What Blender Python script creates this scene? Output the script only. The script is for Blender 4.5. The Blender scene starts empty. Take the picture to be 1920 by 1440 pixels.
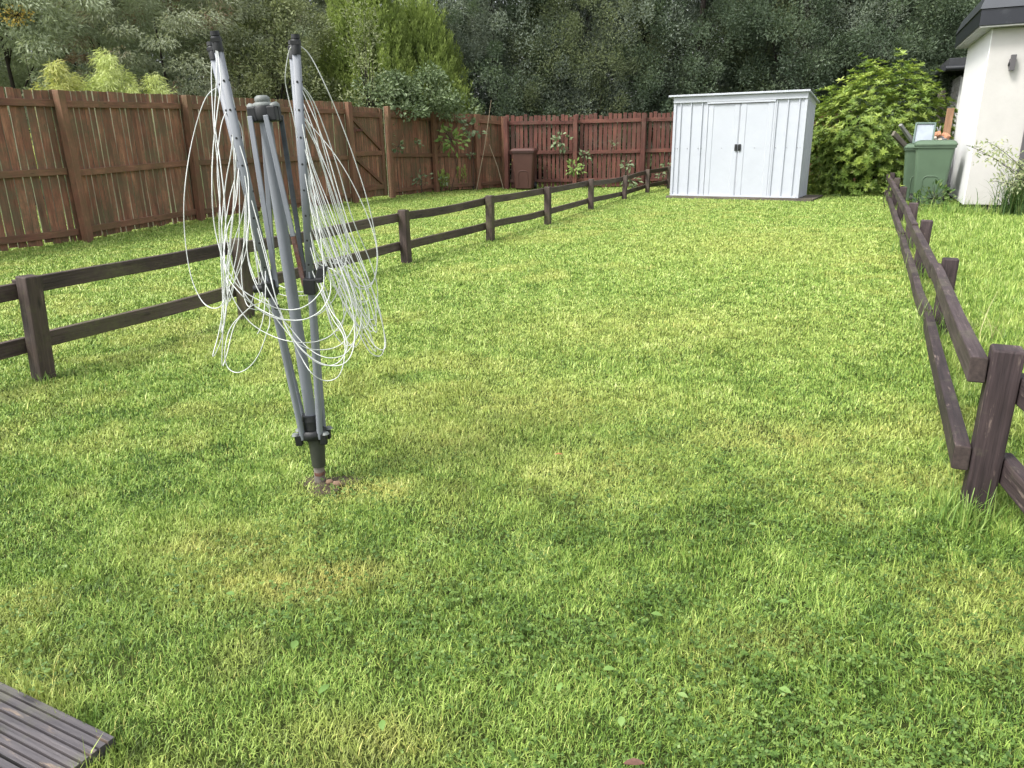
import bpy, math
import numpy as np
from mathutils import Vector, Matrix

# ------------------------------------------------------------------ camera, sky, sun, exposure
S = bpy.context.scene
COL = S.collection
CAM_H = 1.25
PITCH, ROLL, FPX = math.radians(18.1), math.radians(0.96), 1400.0
_f = np.array([0, math.cos(PITCH), -math.sin(PITCH)])
_u = np.array([0, math.sin(PITCH), math.cos(PITCH)])
_r = np.array([1.0, 0, 0])
RT = _r*math.cos(-ROLL) + _u*math.sin(-ROLL)
UP = -_r*math.sin(-ROLL) + _u*math.cos(-ROLL)
CP = np.array([0, 0, CAM_H])
cam = bpy.data.cameras.new('camera'); co = bpy.data.objects.new('camera', cam); COL.objects.link(co)
M3 = Matrix(((RT[0], UP[0], -_f[0]), (RT[1], UP[1], -_f[1]), (RT[2], UP[2], -_f[2])))
co.matrix_world = Matrix.Translation(Vector(CP)) @ M3.to_4x4()
cam.sensor_fit = 'HORIZONTAL'; cam.sensor_width = 36; cam.lens = FPX/1920*36
cam.clip_start = 0.05; cam.clip_end = 500
S.camera = co

SUN_DIR = Vector((-0.78, -0.42, 1.10)).normalized()     # towards the sun
elev = math.asin(SUN_DIR.z); azim = math.atan2(SUN_DIR.x, SUN_DIR.y)
w = bpy.data.worlds.new('World'); S.world = w; w.use_nodes = True
nt = w.node_tree; bgn = nt.nodes['Background']
sky = nt.nodes.new('ShaderNodeTexSky'); sky.sky_type = 'NISHITA'; sky.sun_disc = False
sky.sun_elevation = elev; sky.sun_rotation = azim; sky.dust_density = 3.0; sky.air_density = 1.0
hs = nt.nodes.new('ShaderNodeHueSaturation'); hs.inputs['Saturation'].default_value = 0.20
nt.links.new(sky.outputs[0], hs.inputs['Color']); nt.links.new(hs.outputs[0], bgn.inputs[0])
bgn.inputs[1].default_value = 0.15
sl = bpy.data.lights.new('sun', 'SUN'); so = bpy.data.objects.new('sun', sl); COL.objects.link(so)
sl.energy = 1.5; sl.angle = math.radians(14); sl.color = (1.0, 0.965, 0.90)
so.rotation_euler = SUN_DIR.to_track_quat('Z', 'Y').to_euler()
S.view_settings.view_transform = 'Standard'; S.view_settings.look = 'None'
S.view_settings.gamma = 1; S.view_settings.exposure = 1.22
S.cycles.max_bounces = 5; S.cycles.diffuse_bounces = 2; S.cycles.transmission_bounces = 3
S.cycles.transparent_max_bounces = 4

# ------------------------------------------------------------------ helpers
def ray(px, py): return _f + RT*(px-960)/FPX - UP*(py-720)/FPX
def at(px, py, Y):
    d = ray(px, py); return CP + d*(Y/d[1])
def gd(px, py, z=0.0):
    d = ray(px, py); return CP + d*((z-CAM_H)/d[2])

def props(o, label=None, cat=None, group=None, kind=None):
    if label: o['label'] = label
    if cat: o['category'] = cat
    if group: o['group'] = group
    if kind: o['kind'] = kind
    return o
def thing(name, label, cat, loc=(0, 0, 0), group=None):
    o = bpy.data.objects.new(name, None); COL.objects.link(o)
    o.empty_display_size = 0.2; o.location = loc
    return props(o, label, cat, group)

def mesh_np(name, V, F, mat, parent=None, var=None, dry=None, smooth=False):
    """V (n,3); F (m,k) all faces of k corners; per face float attributes"""
    V = np.asarray(V, np.float32); F = np.asarray(F, np.int32)
    if parent is not None: V = V - np.array(parent.location, np.float32)
    m = bpy.data.meshes.new(name); k = F.shape[1]
    m.vertices.add(len(V)); m.vertices.foreach_set('co', V.ravel())
    m.loops.add(F.size); m.loops.foreach_set('vertex_index', F.ravel())
    m.polygons.add(len(F)); m.polygons.foreach_set('loop_start', np.arange(0, F.size, k, dtype=np.int32))
    m.update(calc_edges=True)
    for nm, a in (('var', var), ('dry', dry)):
        if a is not None:
            at_ = m.attributes.new(nm, 'FLOAT', 'FACE'); at_.data.foreach_set('value', np.asarray(a, np.float32))
    m.polygons.foreach_set('use_smooth', np.full(len(F), smooth))
    m.materials.append(mat)
    o = bpy.data.objects.new(name, m); COL.objects.link(o); o.parent = parent
    return o

class MB:
    """collects boxes, tubes and prisms with uv (u runs along the grain) and a random value per piece"""
    def __init__(s): s.v = []; s.f = []; s.uv = []; s.var = []; s.mi = []; s.sm = []; s.n = 0
    def add(s, verts, faces, uvs=None, var=0.5, mi=0, smooth=False):
        b = len(s.v); s.v += [tuple(map(float, p)) for p in verts]
        for i, f in enumerate(faces):
            s.f.append([b+j for j in f]); s.uv.append(uvs[i] if uvs else [(0, 0)]*len(f))
            s.var.append(var); s.sm.append(smooth); s.mi.append(mi[i] if isinstance(mi, (list, tuple)) else mi)
        return s
    def box(s, c, size, X=(1, 0, 0), Y=(0, 1, 0), Z=(0, 0, 1), var=0.5, mi=0, edge=None, grain=2, end=None):
        c, X, Y, Z = (np.array(q, float) for q in (c, X, Y, Z)); h = np.array(size, float)/2
        vs = [c + X*h[0]*i + Y*h[1]*j + Z*h[2]*k for i in (-1, 1) for j in (-1, 1) for k in (-1, 1)]
        loc = [(h[0]*i, h[1]*j, h[2]*k) for i in (-1, 1) for j in (-1, 1) for k in (-1, 1)]
        fs = [(0, 1, 3, 2), (4, 6, 7, 5), (0, 4, 5, 1), (2, 3, 7, 6), (0, 2, 6, 4), (1, 5, 7, 3)]
        ax = [0, 0, 1, 1, 2, 2]; off = (var*37.7) % 11
        uvs = []
        for f, a in zip(fs, ax):
            o = [q for q in (0, 1, 2) if q != a]
            g = grain if grain in o else o[0]; p = [q for q in o if q != g][0]
            uvs.append([(loc[i][g]+off, loc[i][p]+off*1.7+a*0.31) for i in f])
        m = [mi]*6
        if edge is not None:                      # narrow side faces take another material slot
            m[0] = m[1] = edge
        if end is not None: m[4] = m[5] = end
        return s.add(vs, fs, uvs, var, m)
    def bar(s, a, b, wid, hgt, up=(0, 0, 1), var=0.5, mi=0, end=None):
        a, b = np.array(a, float), np.array(b, float); d = b-a; L = np.linalg.norm(d); d /= L
        side = np.cross(d, np.array(up, float)); side /= np.linalg.norm(side); u2 = np.cross(side, d)
        return s.box((a+b)/2, (wid, hgt, L), side, u2, d, var, mi, end=end)
    def warped(s, a, b, wid, hgt, rng, var=0.5, end=1, n=7, amp=.006):
        """a sawn rail that is not quite straight"""
        a, b = np.array(a, float), np.array(b, float); d = b-a; L = np.linalg.norm(d); d /= L
        sd = np.cross(d, [0, 0, 1.0]); sd /= np.linalg.norm(sd); up = np.cross(sd, d); t = np.linspace(0, 1, n)
        q1, q2 = rng.normal(0, amp, 2), rng.normal(0, amp, 2)
        o1 = q1[0]*np.sin(math.pi*t)+q1[1]*.6*np.sin(2*math.pi*t)+rng.normal(0, amp*.15, n); o2 = -abs(q2[0])*1.3*np.sin(math.pi*t)+q2[1]*.5*np.sin(2*math.pi*t)
        o1[0] = o1[-1] = 0; tw = rng.normal(0, .05)
        V = []; off = var*31 % 11
        for i, x in enumerate(t):
            an = tw*(x-.5); S2 = sd*math.cos(an)+up*math.sin(an); U2 = up*math.cos(an)-sd*math.sin(an); c = a+d*L*x+sd*o1[i]+up*o2[i]
            V += [c+S2*wid/2*p+U2*hgt/2*q for p, q in ((-1, -1), (1, -1), (1, 1), (-1, 1))]
        F, UVs, MI = [], [], []
        for i in range(n-1):
            for k in range(4):
                k2 = (k+1) % 4; h_ = wid if k % 2 == 0 else hgt; x0, x1 = L*t[i]+off, L*t[i+1]+off; y0 = off+k*.37
                F.append((i*4+k, i*4+k2, i*4+4+k2, i*4+4+k)); UVs.append([(x0, y0), (x0, y0+h_), (x1, y0+h_), (x1, y0)]); MI.append(0)
        F += [(3, 2, 1, 0), (n*4-4, n*4-3, n*4-2, n*4-1)]; UVs += [[(0, 0)]*4]*2; MI += [end, end]
        return s.add(V, F, UVs, var, MI)
    def tube(s, pts, r, n=8, var=0.5, mi=0, caps=True):
        P = [np.array(p, float) for p in pts]; R = r if hasattr(r, '__len__') else [r]*len(P)
        ref = None; vs = []
        for i, p in enumerate(P):
            t = P[min(i+1, len(P)-1)] - P[max(i-1, 0)]; t /= (np.linalg.norm(t)+1e-9)
            if ref is None:
                ref = np.cross(t, [0, 0, 1.0]) if abs(t[2]) < .9 else np.cross(t, [1.0, 0, 0])
            ref = ref - t*(ref@t); ref /= (np.linalg.norm(ref)+1e-9); q = np.cross(t, ref)
            vs += [p + R[i]*(ref*math.cos(2*math.pi*k/n) + q*math.sin(2*math.pi*k/n)) for k in range(n)]
        fs = []; uvs = []; l = 0
        for i in range(len(P)-1):
            dl = np.linalg.norm(P[i+1]-P[i])
            for k in range(n):
                fs.append((i*n+k, i*n+(k+1) % n, (i+1)*n+(k+1) % n, (i+1)*n+k))
                uvs.append([(l, k/n*.3), (l, (k+1)/n*.3), (l+dl, (k+1)/n*.3), (l+dl, k/n*.3)])
            l += dl
        s.add(vs, fs, uvs, var, mi, True)
        if caps:
            s.add(vs[:n][::-1], [list(range(n))], None, var, mi); s.add(vs[-n:], [list(range(n))], None, var, mi)
        return s
    def prism(s, poly, a, b, var=0.5, mi=0):
        """poly: 2D points mapped by a(p)->3D and b(p)->3D (the two end faces)"""
        A = [a(p) for p in poly]; B = [b(p) for p in poly]; n = len(poly)
        fs = [list(range(n))[::-1], list(range(n, 2*n))] + [(i, (i+1) % n, n+(i+1) % n, n+i) for i in range(n)]
        return s.add(A+B, fs, None, var, mi)
    def build(s, name, mats, parent=None, bevel=0):
        m = bpy.data.meshes.new(name)
        off = np.array(parent.location) if parent is not None else np.zeros(3)
        if parent is not None and parent.parent is not None: off = off + np.array(parent.parent.location)
        m.from_pydata([tuple(np.array(p)-off) for p in s.v], [], s.f)
        uvl = m.uv_layers.new(name='UVMap'); fl = [c for f in s.uv for p in f for c in p]
        uvl.data.foreach_set('uv', fl)
        a = m.attributes.new('var', 'FLOAT', 'FACE'); a.data.foreach_set('value', s.var)
        m.polygons.foreach_set('material_index', s.mi); m.polygons.foreach_set('use_smooth', s.sm)
        for q in (mats if isinstance(mats, (list, tuple)) else [mats]): m.materials.append(q)
        m.update()
        o = bpy.data.objects.new(name, m); COL.objects.link(o); o.parent = parent
        if bevel:
            bm = o.modifiers.new('bevel', 'BEVEL'); bm.width = bevel; bm.segments = 2; bm.limit_method = 'ANGLE'
        return o

# ------------------------------------------------------------------ materials
def mat(name):
    m = bpy.data.materials.new(name); m.use_nodes = True; t = m.node_tree
    return m, t, t.nodes['Principled BSDF']
def N(t, kind, **kw):
    n = t.nodes.new(kind)
    for k, v in kw.items():
        if k in n.inputs: n.inputs[k].default_value = v
        else: setattr(n, k, v)
    return n
def ramp(t, fac, stops):
    r = t.nodes.new('ShaderNodeValToRGB'); e = r.color_ramp.elements
    e[0].position, e[0].color = stops[0][0], (*stops[0][1], 1); e[1].position, e[1].color = stops[-1][0], (*stops[-1][1], 1)
    for p, c in stops[1:-1]:
        x = e.new(p); x.color = (*c, 1)
    t.links.new(fac, r.inputs[0]); return r.outputs[0]
def mix(t, fac, a, b, mode='MIX'):
    m = t.nodes.new('ShaderNodeMix'); m.data_type = 'RGBA'; m.blend_type = mode
    for s_, v in ((m.inputs[0], fac), (m.inputs[6], a), (m.inputs[7], b)):
        if hasattr(v, 'links'): t.links.new(v, s_)
        elif isinstance(v, (int, float)): s_.default_value = v
        else: s_.default_value = (*v, 1)
    return m.outputs[2]
def mrange(t, v, a, b, c=0.0, d=1.0):
    m = N(t, 'ShaderNodeMapRange'); t.links.new(v, m.inputs[0])
    for i, x in enumerate((a, b, c, d)): m.inputs[i+1].default_value = x
    return m.outputs[0]
def mathn(t, op, a, b):
    m = t.nodes.new('ShaderNodeMath'); m.operation = op
    for i, v in enumerate((a, b)):
        if hasattr(v, 'links'): t.links.new(v, m.inputs[i])
        else: m.inputs[i].default_value = v
    return m.outputs[0]
def noise(t, vec, scale, detail=4, rough=.55, stretch=None):
    if stretch:
        mp = N(t, 'ShaderNodeMapping'); mp.inputs['Scale'].default_value = stretch; t.links.new(vec, mp.inputs[0]); vec = mp.outputs[0]
    n = N(t, 'ShaderNodeTexNoise', Scale=scale, Detail=detail, Roughness=rough); t.links.new(vec, n.inputs['Vector']); return n.outputs[0]
def bump(t, bs, h, dist=.002, strength=.6):
    b = N(t, 'ShaderNodeBump', Strength=strength, Distance=dist); t.links.new(h, b.inputs['Height']); t.links.new(b.outputs[0], bs.inputs['Normal'])

def wood(name, c0, c1, c2, algae=0.0, alg_col=(.12, .115, .06), rough=.75, worn=0.0, worn_col=(.35, .27, .2)):
    m, t, bs = mat(name)
    uv = N(t, 'ShaderNodeUVMap').outputs[0]; at_ = N(t, 'ShaderNodeAttribute', attribute_name='var').outputs['Fac']
    tc = N(t, 'ShaderNodeTexCoord').outputs['Object']
    g = noise(t, uv, 1.0, 6, .65, (3, 70, 1)); big = noise(t, uv, 1.0, 3, .5, (2.2, 9, 1))
    k = mathn(t, 'ADD', mathn(t, 'MULTIPLY', mrange(t, g, .3, .7), .42), mathn(t, 'ADD', mathn(t, 'MULTIPLY', mrange(t, big, .3, .7), .34), mathn(t, 'MULTIPLY', at_, .26)))
    col = ramp(t, k, [(.18, c0), (.52, c1), (.9, c2)])
    vo = N(t, 'ShaderNodeTexVoronoi', Scale=1.0); mp = N(t, 'ShaderNodeMapping'); mp.inputs['Scale'].default_value = (2.6, 11, 1)
    t.links.new(uv, mp.inputs[0]); t.links.new(mp.outputs[0], vo.inputs['Vector'])
    knot = mrange(t, vo.outputs['Distance'], .04, .13, .75, 0.0)
    col = mix(t, knot, col, tuple(x*.45 for x in c0))
    if algae:
        a = noise(t, tc, 2.3, 5, .7); a2 = noise(t, tc, 28, 3, .6)
        f = mrange(t, mathn(t, 'ADD', a, mathn(t, 'MULTIPLY', a2, .35)), .72-algae*.2, .88-algae*.1, 0, .8)
        col = mix(t, f, col, alg_col)
    if worn:
        a = noise(t, uv, 1.0, 5, .7, (5, 30, 1)); f = mrange(t, a, .64-worn*.06, .74, 0, .85); col = mix(t, f, col, worn_col)
    t.links.new(col, bs.inputs['Base Color']); bs.inputs['Roughness'].default_value = rough
    bump(t, bs, mathn(t, 'ADD', g, mathn(t, 'MULTIPLY', knot, -.6)), .006, .9)
    return m

def plain(name, col, rough=.5, metal=0.0, var=.12, scale=9, bmp=0, dirt=None, dirt_amt=0.3, spec=.5):
    m, t, bs = mat(name); tc = N(t, 'ShaderNodeTexCoord').outputs['Object']
    n = noise(t, tc, scale, 5, .6)
    c = mix(t, mrange(t, n, .3, .7), tuple(x*(1-var) for x in col), tuple(min(1, x*(1+var)) for x in col))
    if dirt:
        d = noise(t, tc, scale*.45, 6, .72); c = mix(t, mrange(t, d, .66-dirt_amt*.3, .85, 0, .8), c, dirt)
    t.links.new(c, bs.inputs['Base Color']); bs.inputs['Roughness'].default_value = rough; bs.inputs['Metallic'].default_value = metal
    bs.inputs['Specular IOR Level'].default_value = spec
    if bmp: bump(t, bs, noise(t, tc, scale*6, 4, .6), bmp, .6)
    return m

def leafmat(name, stops, scale=1.2, trans=.3, rough=.55, tint=None, tint_t=.6):
    """leaf colour: random per leaf plus slow drift through the plant"""
    m, t, bs = mat(name); tc = N(t, 'ShaderNodeTexCoord').outputs['Object']
    v = N(t, 'ShaderNodeAttribute', attribute_name='var').outputs['Fac']
    n = noise(t, tc, scale, 3, .6)
    k = mathn(t, 'ADD', mathn(t, 'MULTIPLY', v, .62), mathn(t, 'MULTIPLY', mrange(t, n, .3, .7), .38))
    col = ramp(t, k, stops)
    if tint:
        n2 = noise(t, tc, scale*.55+.3, 3, .6); col = mix(t, mrange(t, n2, tint_t, tint_t+.1, 0, .75), col, tint)
    t.links.new(col, bs.inputs['Base Color']); bs.inputs['Roughness'].default_value = rough
    bs.inputs['Specular IOR Level'].default_value = .4
    tr = N(t, 'ShaderNodeBsdfTranslucent'); t.links.new(mix(t, .5, col, (1, 1, .35), 'MULTIPLY'), tr.inputs[0])
    mx = N(t, 'ShaderNodeMixShader'); mx.inputs[0].default_value = trans
    t.links.new(bs.outputs[0], mx.inputs[1]); t.links.new(tr.outputs[0], mx.inputs[2])
    t.links.new(mx.outputs[0], t.nodes['Material Output'].inputs[0])
    return m

W_FENCE = wood('stained_fence_timber', (.098, .039, .022), (.25, .108, .063), (.50, .26, .15), .75, (.125, .10, .055))
W_FEDGE = wood('board_edge', (.08, .06, .038), (.17, .15, .10), (.28, .28, .20), .5, (.16, .2, .08))
W_FPOST = wood('fence_post_timber', (.085, .038, .024), (.20, .088, .054), (.34, .17, .10), .8, (.14, .095, .045))
W_BACK = wood('red_brown_fence_timber', (.055, .019, .014), (.13, .046, .033), (.23, .09, .06), .3, (.12, .07, .05))
W_LOW = wood('dark_rail_timber', (.026, .017, .014), (.066, .045, .037), (.13, .095, .08), .25, (.09, .085, .04), .7, .5, (.17, .13, .10))
W_LOWR = wood('purple_brown_rail_timber', (.015, .009, .010), (.046, .030, .031), (.11, .08, .08), .1, (.10, .09, .06), .72, .8, (.30, .23, .19))
W_DECK = wood('weathered_deck_board', (.032, .028, .031), (.072, .065, .071), (.145, .128, .128), .2, (.10, .10, .07), .6, 1.0, (.38, .28, .19))
W_RAW = wood('fresh_timber', (.10, .052, .024), (.17, .088, .042), (.26, .15, .08))
W_END = plain('sawn_end', (.045, .032, .028), .9, 0, .4, 60, .002)
W_GREY = wood('grey_cladding', (.12, .12, .12), (.24, .24, .23), (.4, .4, .39), .2)
W_OLD = wood('old_dark_plank', (.04, .032, .028), (.12, .1, .085), (.28, .24, .2), .2)
BARK = plain('bark', (.032, .025, .020), .9, 0, .4, 14, .006)
GREY_TUBE = plain('grey_painted_tube', (.19, .205, .23), .5, .0, .07, 6, 0, (.10, .10, .10), .25)
GALV = plain('galvanised_metal', (.34, .35, .36), .5, .5, .2, 15, 0, (.16, .13, .1), .5)
DARKSTRUT = plain('blackened_strut', (.09, .10, .115), .5, .3, .3, 12, 0, (.03, .03, .03), .7)
RUST = plain('rust', (.11, .04, .025), .9, 0, .5, 70, .001, (.22, .20, .19), .9)
BLACKP = plain('black_plastic', (.010, .011, .012), .55, 0, .2, 20, 0, (.035, .038, .03), .25)
GREYP = plain('pale_grey_cap_plastic', (.17, .185, .175), .55, 0, .1, 20, 0, (.07, .08, .06), .45)
SOCKETM = plain('dark_green_socket', (.035, .038, .03), .5, 0, .2, 20, 0, (.08, .07, .05), .2)
LINE = plain('white_line_cord', (.66, .68, .66), .45, 0, .04, 10)
SHED = None

# ------------------------------------------------------------------ value noise for plants and ground
class VN:
    def __init__(s, seed): s.t = np.random.default_rng(seed).random((256, 256))
    def __call__(s, x, y):
        xi, yi = np.floor(x).astype(int), np.floor(y).astype(int); fx, fy = x-xi, y-yi
        fx, fy = fx*fx*(3-2*fx), fy*fy*(3-2*fy); T = lambda a, b: s.t[a & 255, b & 255]
        return (T(xi, yi)*(1-fx)+T(xi+1, yi)*fx)*(1-fy) + (T(xi, yi+1)*(1-fx)+T(xi+1, yi+1)*fx)*fy
vn1, vn2, vn3, vn4 = VN(1), VN(2), VN(3), VN(4)

def unit(a): return a/(np.linalg.norm(a, axis=-1, keepdims=True)+1e-9)
def leaf_mesh(P, D, Nn, L, W, fold=.0):
    """one rhombic leaf per row: base P, direction D, face normal about Nn, length L, width W"""
    n = len(P); D = unit(D); Sd = unit(np.cross(D, Nn)); N2 = np.cross(Sd, D)
    L = np.broadcast_to(L, (n,))[:, None]; W = np.broadcast_to(W, (n,))[:, None]
    mid = P + D*L*.45
    V = np.stack([P, mid+Sd*W*.5 + N2*W*fold, P+D*L - N2*L*.12, mid-Sd*W*.5 + N2*W*fold], 1).reshape(-1, 3)
    F = np.arange(4*n).reshape(n, 4)
    return V, F

def limb_tubes(mb, base, h, targets, r0, rng, sway=.15):
    top = np.array(base) + [rng.normal(0, sway), rng.normal(0, sway), h]
    spine = [np.array(base)*(1-t)+top*t + [math.sin(t*5)*sway*.3, math.cos(t*4)*sway*.3, 0] for t in np.linspace(0, 1, 7)]
    mb.tube(spine, [r0*(1-.8*t) for t in np.linspace(0, 1, 7)], 8)
    for T in targets:
        i = int(np.clip((T[2]-base[2])/h*6*.55, 0, 5)); s_ = spine[i]
        m_ = (s_+T)/2 + [0, 0, -.1*h*rng.random()*.5]
        rr = r0*.4*(1-.1*i); mb.tube([s_, m_, T], [rr, rr*.6, rr*.2], 5, caps=False)

# crown builders return V, F, var in coordinates relative to the foot of the plant
def crown_leafy(rng, h, zlo, rad, ncl, nlv, L, W, droop=0.0, cl_r=.38, profile=None, flat=.7, streak=0.0):
    cl = []
    while len(cl) < ncl:
        z = rng.uniform(zlo, h); tt = (z-zlo)/(h-zlo)
        R = rad*(profile(tt) if profile else math.sqrt(max(0, 1-(2*tt-1)**2))**.7)
        a = rng.uniform(0, 2*math.pi); q = R*(1-.55*rng.random()**2.2)*(1+.14*math.sin(3*a+z*1.7))
        cl.append((q*math.cos(a), q*math.sin(a), z, a, rng.uniform(.6, 1.4)))
    cl = np.array(cl); k = rng.integers(0, ncl, nlv); c = cl[k]
    o = rng.normal(0, 1, (nlv, 3)); o = unit(o)*(rng.random((nlv, 1))**.45)*cl_r*c[:, 4:5]
    o[:, 2] *= flat + streak
    out = np.stack([np.cos(c[:, 3]), np.sin(c[:, 3]), np.zeros(nlv)], 1)
    P = c[:, :3] + o
    P[:, 2] -= droop*.5*np.sum(o[:, :2]**2, 1)/cl_r
    D = unit(o)*.7 + out*.6 + rng.normal(0, .5, (nlv, 3)) + np.array([0, 0, .25-droop*1.6+streak*.6])
    Nn = out*.95 + np.array([0, 0, .45]) + rng.normal(0, .6, (nlv, 3))
    V, F = leaf_mesh(P, D, Nn, L*rng.uniform(.7, 1.3, nlv), W*rng.uniform(.7, 1.3, nlv), .12)
    cv = rng.random(ncl); var = np.clip(.55*rng.random(nlv)+.45*cv[k], 0, 1)
    return V, F, var, cl

def crown_conifer(rng, h, rad, nsp, per, L, W):
    V_, F_, v_ = [], [], []; n = 0
    z = h*(1-rng.random(nsp)**.62)*.97; a = rng.uniform(0, 2*math.pi, nsp)
    R = rad*(1-(z/h))**.75*(.80+.25*rng.random(nsp))*(1+.08*np.sin(3*a+z*2))
    C0 = np.stack([R*np.cos(a), R*np.sin(a), z], 1); sh = rng.uniform(.28, .6, nsp)
    k = np.repeat(np.arange(nsp), per); m = len(k); t = rng.random(m)
    out = np.stack([np.cos(a[k]), np.sin(a[k]), np.zeros(m)], 1)
    rr = .085*(1-t)**.6*np.sqrt(rng.random(m))*(sh[k]/.4); b = rng.uniform(0, 2*math.pi, m)
    off = np.stack([rr*np.cos(b), rr*np.sin(b), np.zeros(m)], 1)
    P = C0[k] + out*(t*sh[k]*.28)[:, None] + off + np.array([0, 0, 1])*(t*sh[k])[:, None]
    D = off*6 + out*.35 + np.array([0, 0, .9]) + rng.normal(0, .25, (m, 3))
    V, F = leaf_mesh(P, D, off*10+out+rng.normal(0, .4, (m, 3)), L*rng.uniform(.7, 1.3, m), W, .1)
    var = np.clip(.35*rng.random(m) + .3*rng.random(nsp)[k] + .35*t, 0, 1)
    # inner sprays close the crown against the light
    q = int(m*.25); zi = h*(1-rng.random(q)**.6)*.95; ai = rng.uniform(0, 6.283, q); Ri = rad*(1-zi/h)**.8*np.sqrt(rng.random(q))*.8
    Pi = np.stack([Ri*np.cos(ai), Ri*np.sin(ai), zi], 1)
    V2, F2 = leaf_mesh(Pi, rng.normal(0, 1, (q, 3))+[0, 0, .6], rng.normal(0, 1, (q, 3)), L*2.2, W*3, .1)
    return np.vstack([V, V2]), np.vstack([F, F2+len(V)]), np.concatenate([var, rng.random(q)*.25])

def crown_whorls(rng, h, rad, nwh, L, W, per=9):
    u = rng.random(nwh); a = rng.uniform(0, 2*math.pi, nwh); ph = np.arccos(1-u*1.25)   # down to a little below the equator
    lump = 1+.14*np.sin(4*a+1)*np.sin(3*ph)+.07*np.sin(7*a)*np.sin(6*ph+1)+.06*rng.normal(0, 1, nwh)
    C = np.stack([rad*np.sin(ph)*np.cos(a), rad*np.sin(ph)*np.sin(a), h*.42+h*.58*np.cos(ph)], 1)
    C = (C-[0, 0, h*.42])*lump[:, None]+[0, 0, h*.42]
    q = int(nwh*.75); a2 = rng.uniform(0, 6.283, q); z2 = rng.uniform(.05, h*.55, q)       # skirt of lower whorls
    R2 = rad*(.80+.25*rng.random(q)); C = np.vstack([C, np.stack([R2*np.cos(a2), R2*np.sin(a2), z2], 1)])
    q2 = nwh//2; C = np.vstack([C, (rng.normal(0, .33, (q2, 3))*[rad, rad, h*.5]+[0, 0, h*.45])])  # inside
    n = len(C); C[:, 2] = np.maximum(C[:, 2], .06)
    ax = unit(C-[0, 0, h*.3])*.8+[0, 0, .6]; ax = unit(ax+rng.normal(0, .2, (n, 3)))
    k = np.repeat(np.arange(n), per); m = len(k)
    r1 = unit(np.cross(ax, rng.normal(0, 1, (n, 3)))); r2 = np.cross(ax, r1)
    th = np.tile(np.arange(per)*2*math.pi/per, n)+rng.normal(0, .25, m); el = rng.uniform(.15, .75, m)
    D = (r1[k]*np.cos(th)[:, None]+r2[k]*np.sin(th)[:, None])*np.cos(el)[:, None]+ax[k]*np.sin(el)[:, None]
    s = rng.uniform(.65, 1.25, n)[k]
    V, F = leaf_mesh(C[k], D, ax[k], L*s*rng.uniform(.8, 1.15, m), W*s, .08)
    hh = np.clip((C[:, 2]/h-.35)*1.1, 0, 1)
    var = np.clip(.65*rng.random(n)[k]+.2*rng.random(m)+.15*hh[k], 0, 1)                 # young growth on the upper shoots
    return V, F, var

def plant(name, label, cat, base, V, F, var, m, group=None, trunk=None, part='crown', rot=0.0, sc=(1, 1, 1), rng=None):
    t = thing(name, label, cat, tuple(base), group); t.rotation_euler.z = rot; t.scale = sc
    c = mesh_np(part, V, F, m, None, var); c.parent = t
    if trunk:
        mb = MB(); limb_tubes(mb, (0, 0, -.05), *trunk); o = mb.build('trunk', BARK); o.parent = t
    return t
def clone(src, label, base, rot, sc):
    r = src.copy(); COL.objects.link(r); r.location = base; r.rotation_euler.z = rot; r.scale = sc; r['label'] = label
    for ch in src.children:
        c = ch.copy(); COL.objects.link(c); c.parent = r
    return r

# ------------------------------------------------------------------ ground
def ground_sheet():
    n = 60; xs = np.linspace(-60, 60, n+1); ys = np.linspace(-25, 95, n+1)
    X, Y = np.meshgrid(xs, ys); V = np.stack([X.ravel(), Y.ravel(), np.zeros(X.size)], 1)
    i = np.arange(n*(n+1)).reshape(n, n+1)[:, :-1].ravel(); F = np.stack([i, i+1, i+n+2, i+n+1], 1)
    m, t, bs = mat('lawn_soil_and_moss'); tc = N(t, 'ShaderNodeTexCoord').outputs['Object']
    a = noise(t, tc, 1.1, 4, .6); b = noise(t, tc, 45, 5, .75)
    c = mix(t, mrange(t, b, .35, .65), (.042, .058, .018), (.13, .17, .042)); c = mix(t, mrange(t, a, .55, .75, 0, .5), c, (.12, .13, .04))
    t.links.new(c, bs.inputs['Base Color']); bs.inputs['Roughness'].default_value = .95; bs.inputs['Specular IOR Level'].default_value = .1
    bump(t, bs, noise(t, tc, 90, 5, .8), .02, 1)
    o = mesh_np('lawn', V, F, m); return props(o, kind='structure')
ground_sheet()

# the right-hand boundary (dark rail fence) as a polyline; the lawn beyond it is left unmown
RF = [(1.585, 2.3), (2.76, 4.68), (3.62, 6.6), (4.42, 8.32), (5.6, 10.9), (6.65, 13.2), (7.45, 15.0)]
RFX = lambda y: np.interp(y, [p[1] for p in RF], [p[0] for p in RF], left=None)
def rf_side(x, y):   # >0 on the rough side
    bx = np.where(y < 2.3, 1.6-(2.3-y)*.42, RFX(y)); return x-bx
HU, HV, HO = np.array([.888, -.46]), np.array([.408, .913]), np.array([7.62, 12.79])
SU, SV, SO = np.array([.862, -.507]), np.array([.507, .862]), np.array([3.52, 16.64])
TALL = [(-7.9, 6.3), (-6.62, 9.55), (-5.84, 10.4), (-5.34, 13.15), (-4.52, 14.75), (-3.32, 16.48)]
def in_box(x, y, O, U, V_, u0, u1, v0, v1):
    a = (x-O[0])*U[0]+(y-O[1])*U[1]; b = (x-O[0])*V_[0]+(y-O[1])*V_[1]; return (a > u0) & (a < u1) & (b > v0) & (b < v1)
DK0, DKU = np.array([-.879, 1.314]), None
_dk = unit((gd(0, 1270, .05)-gd(213, 1372, .05))[:2][None])[0]       # deck back edge direction
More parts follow.
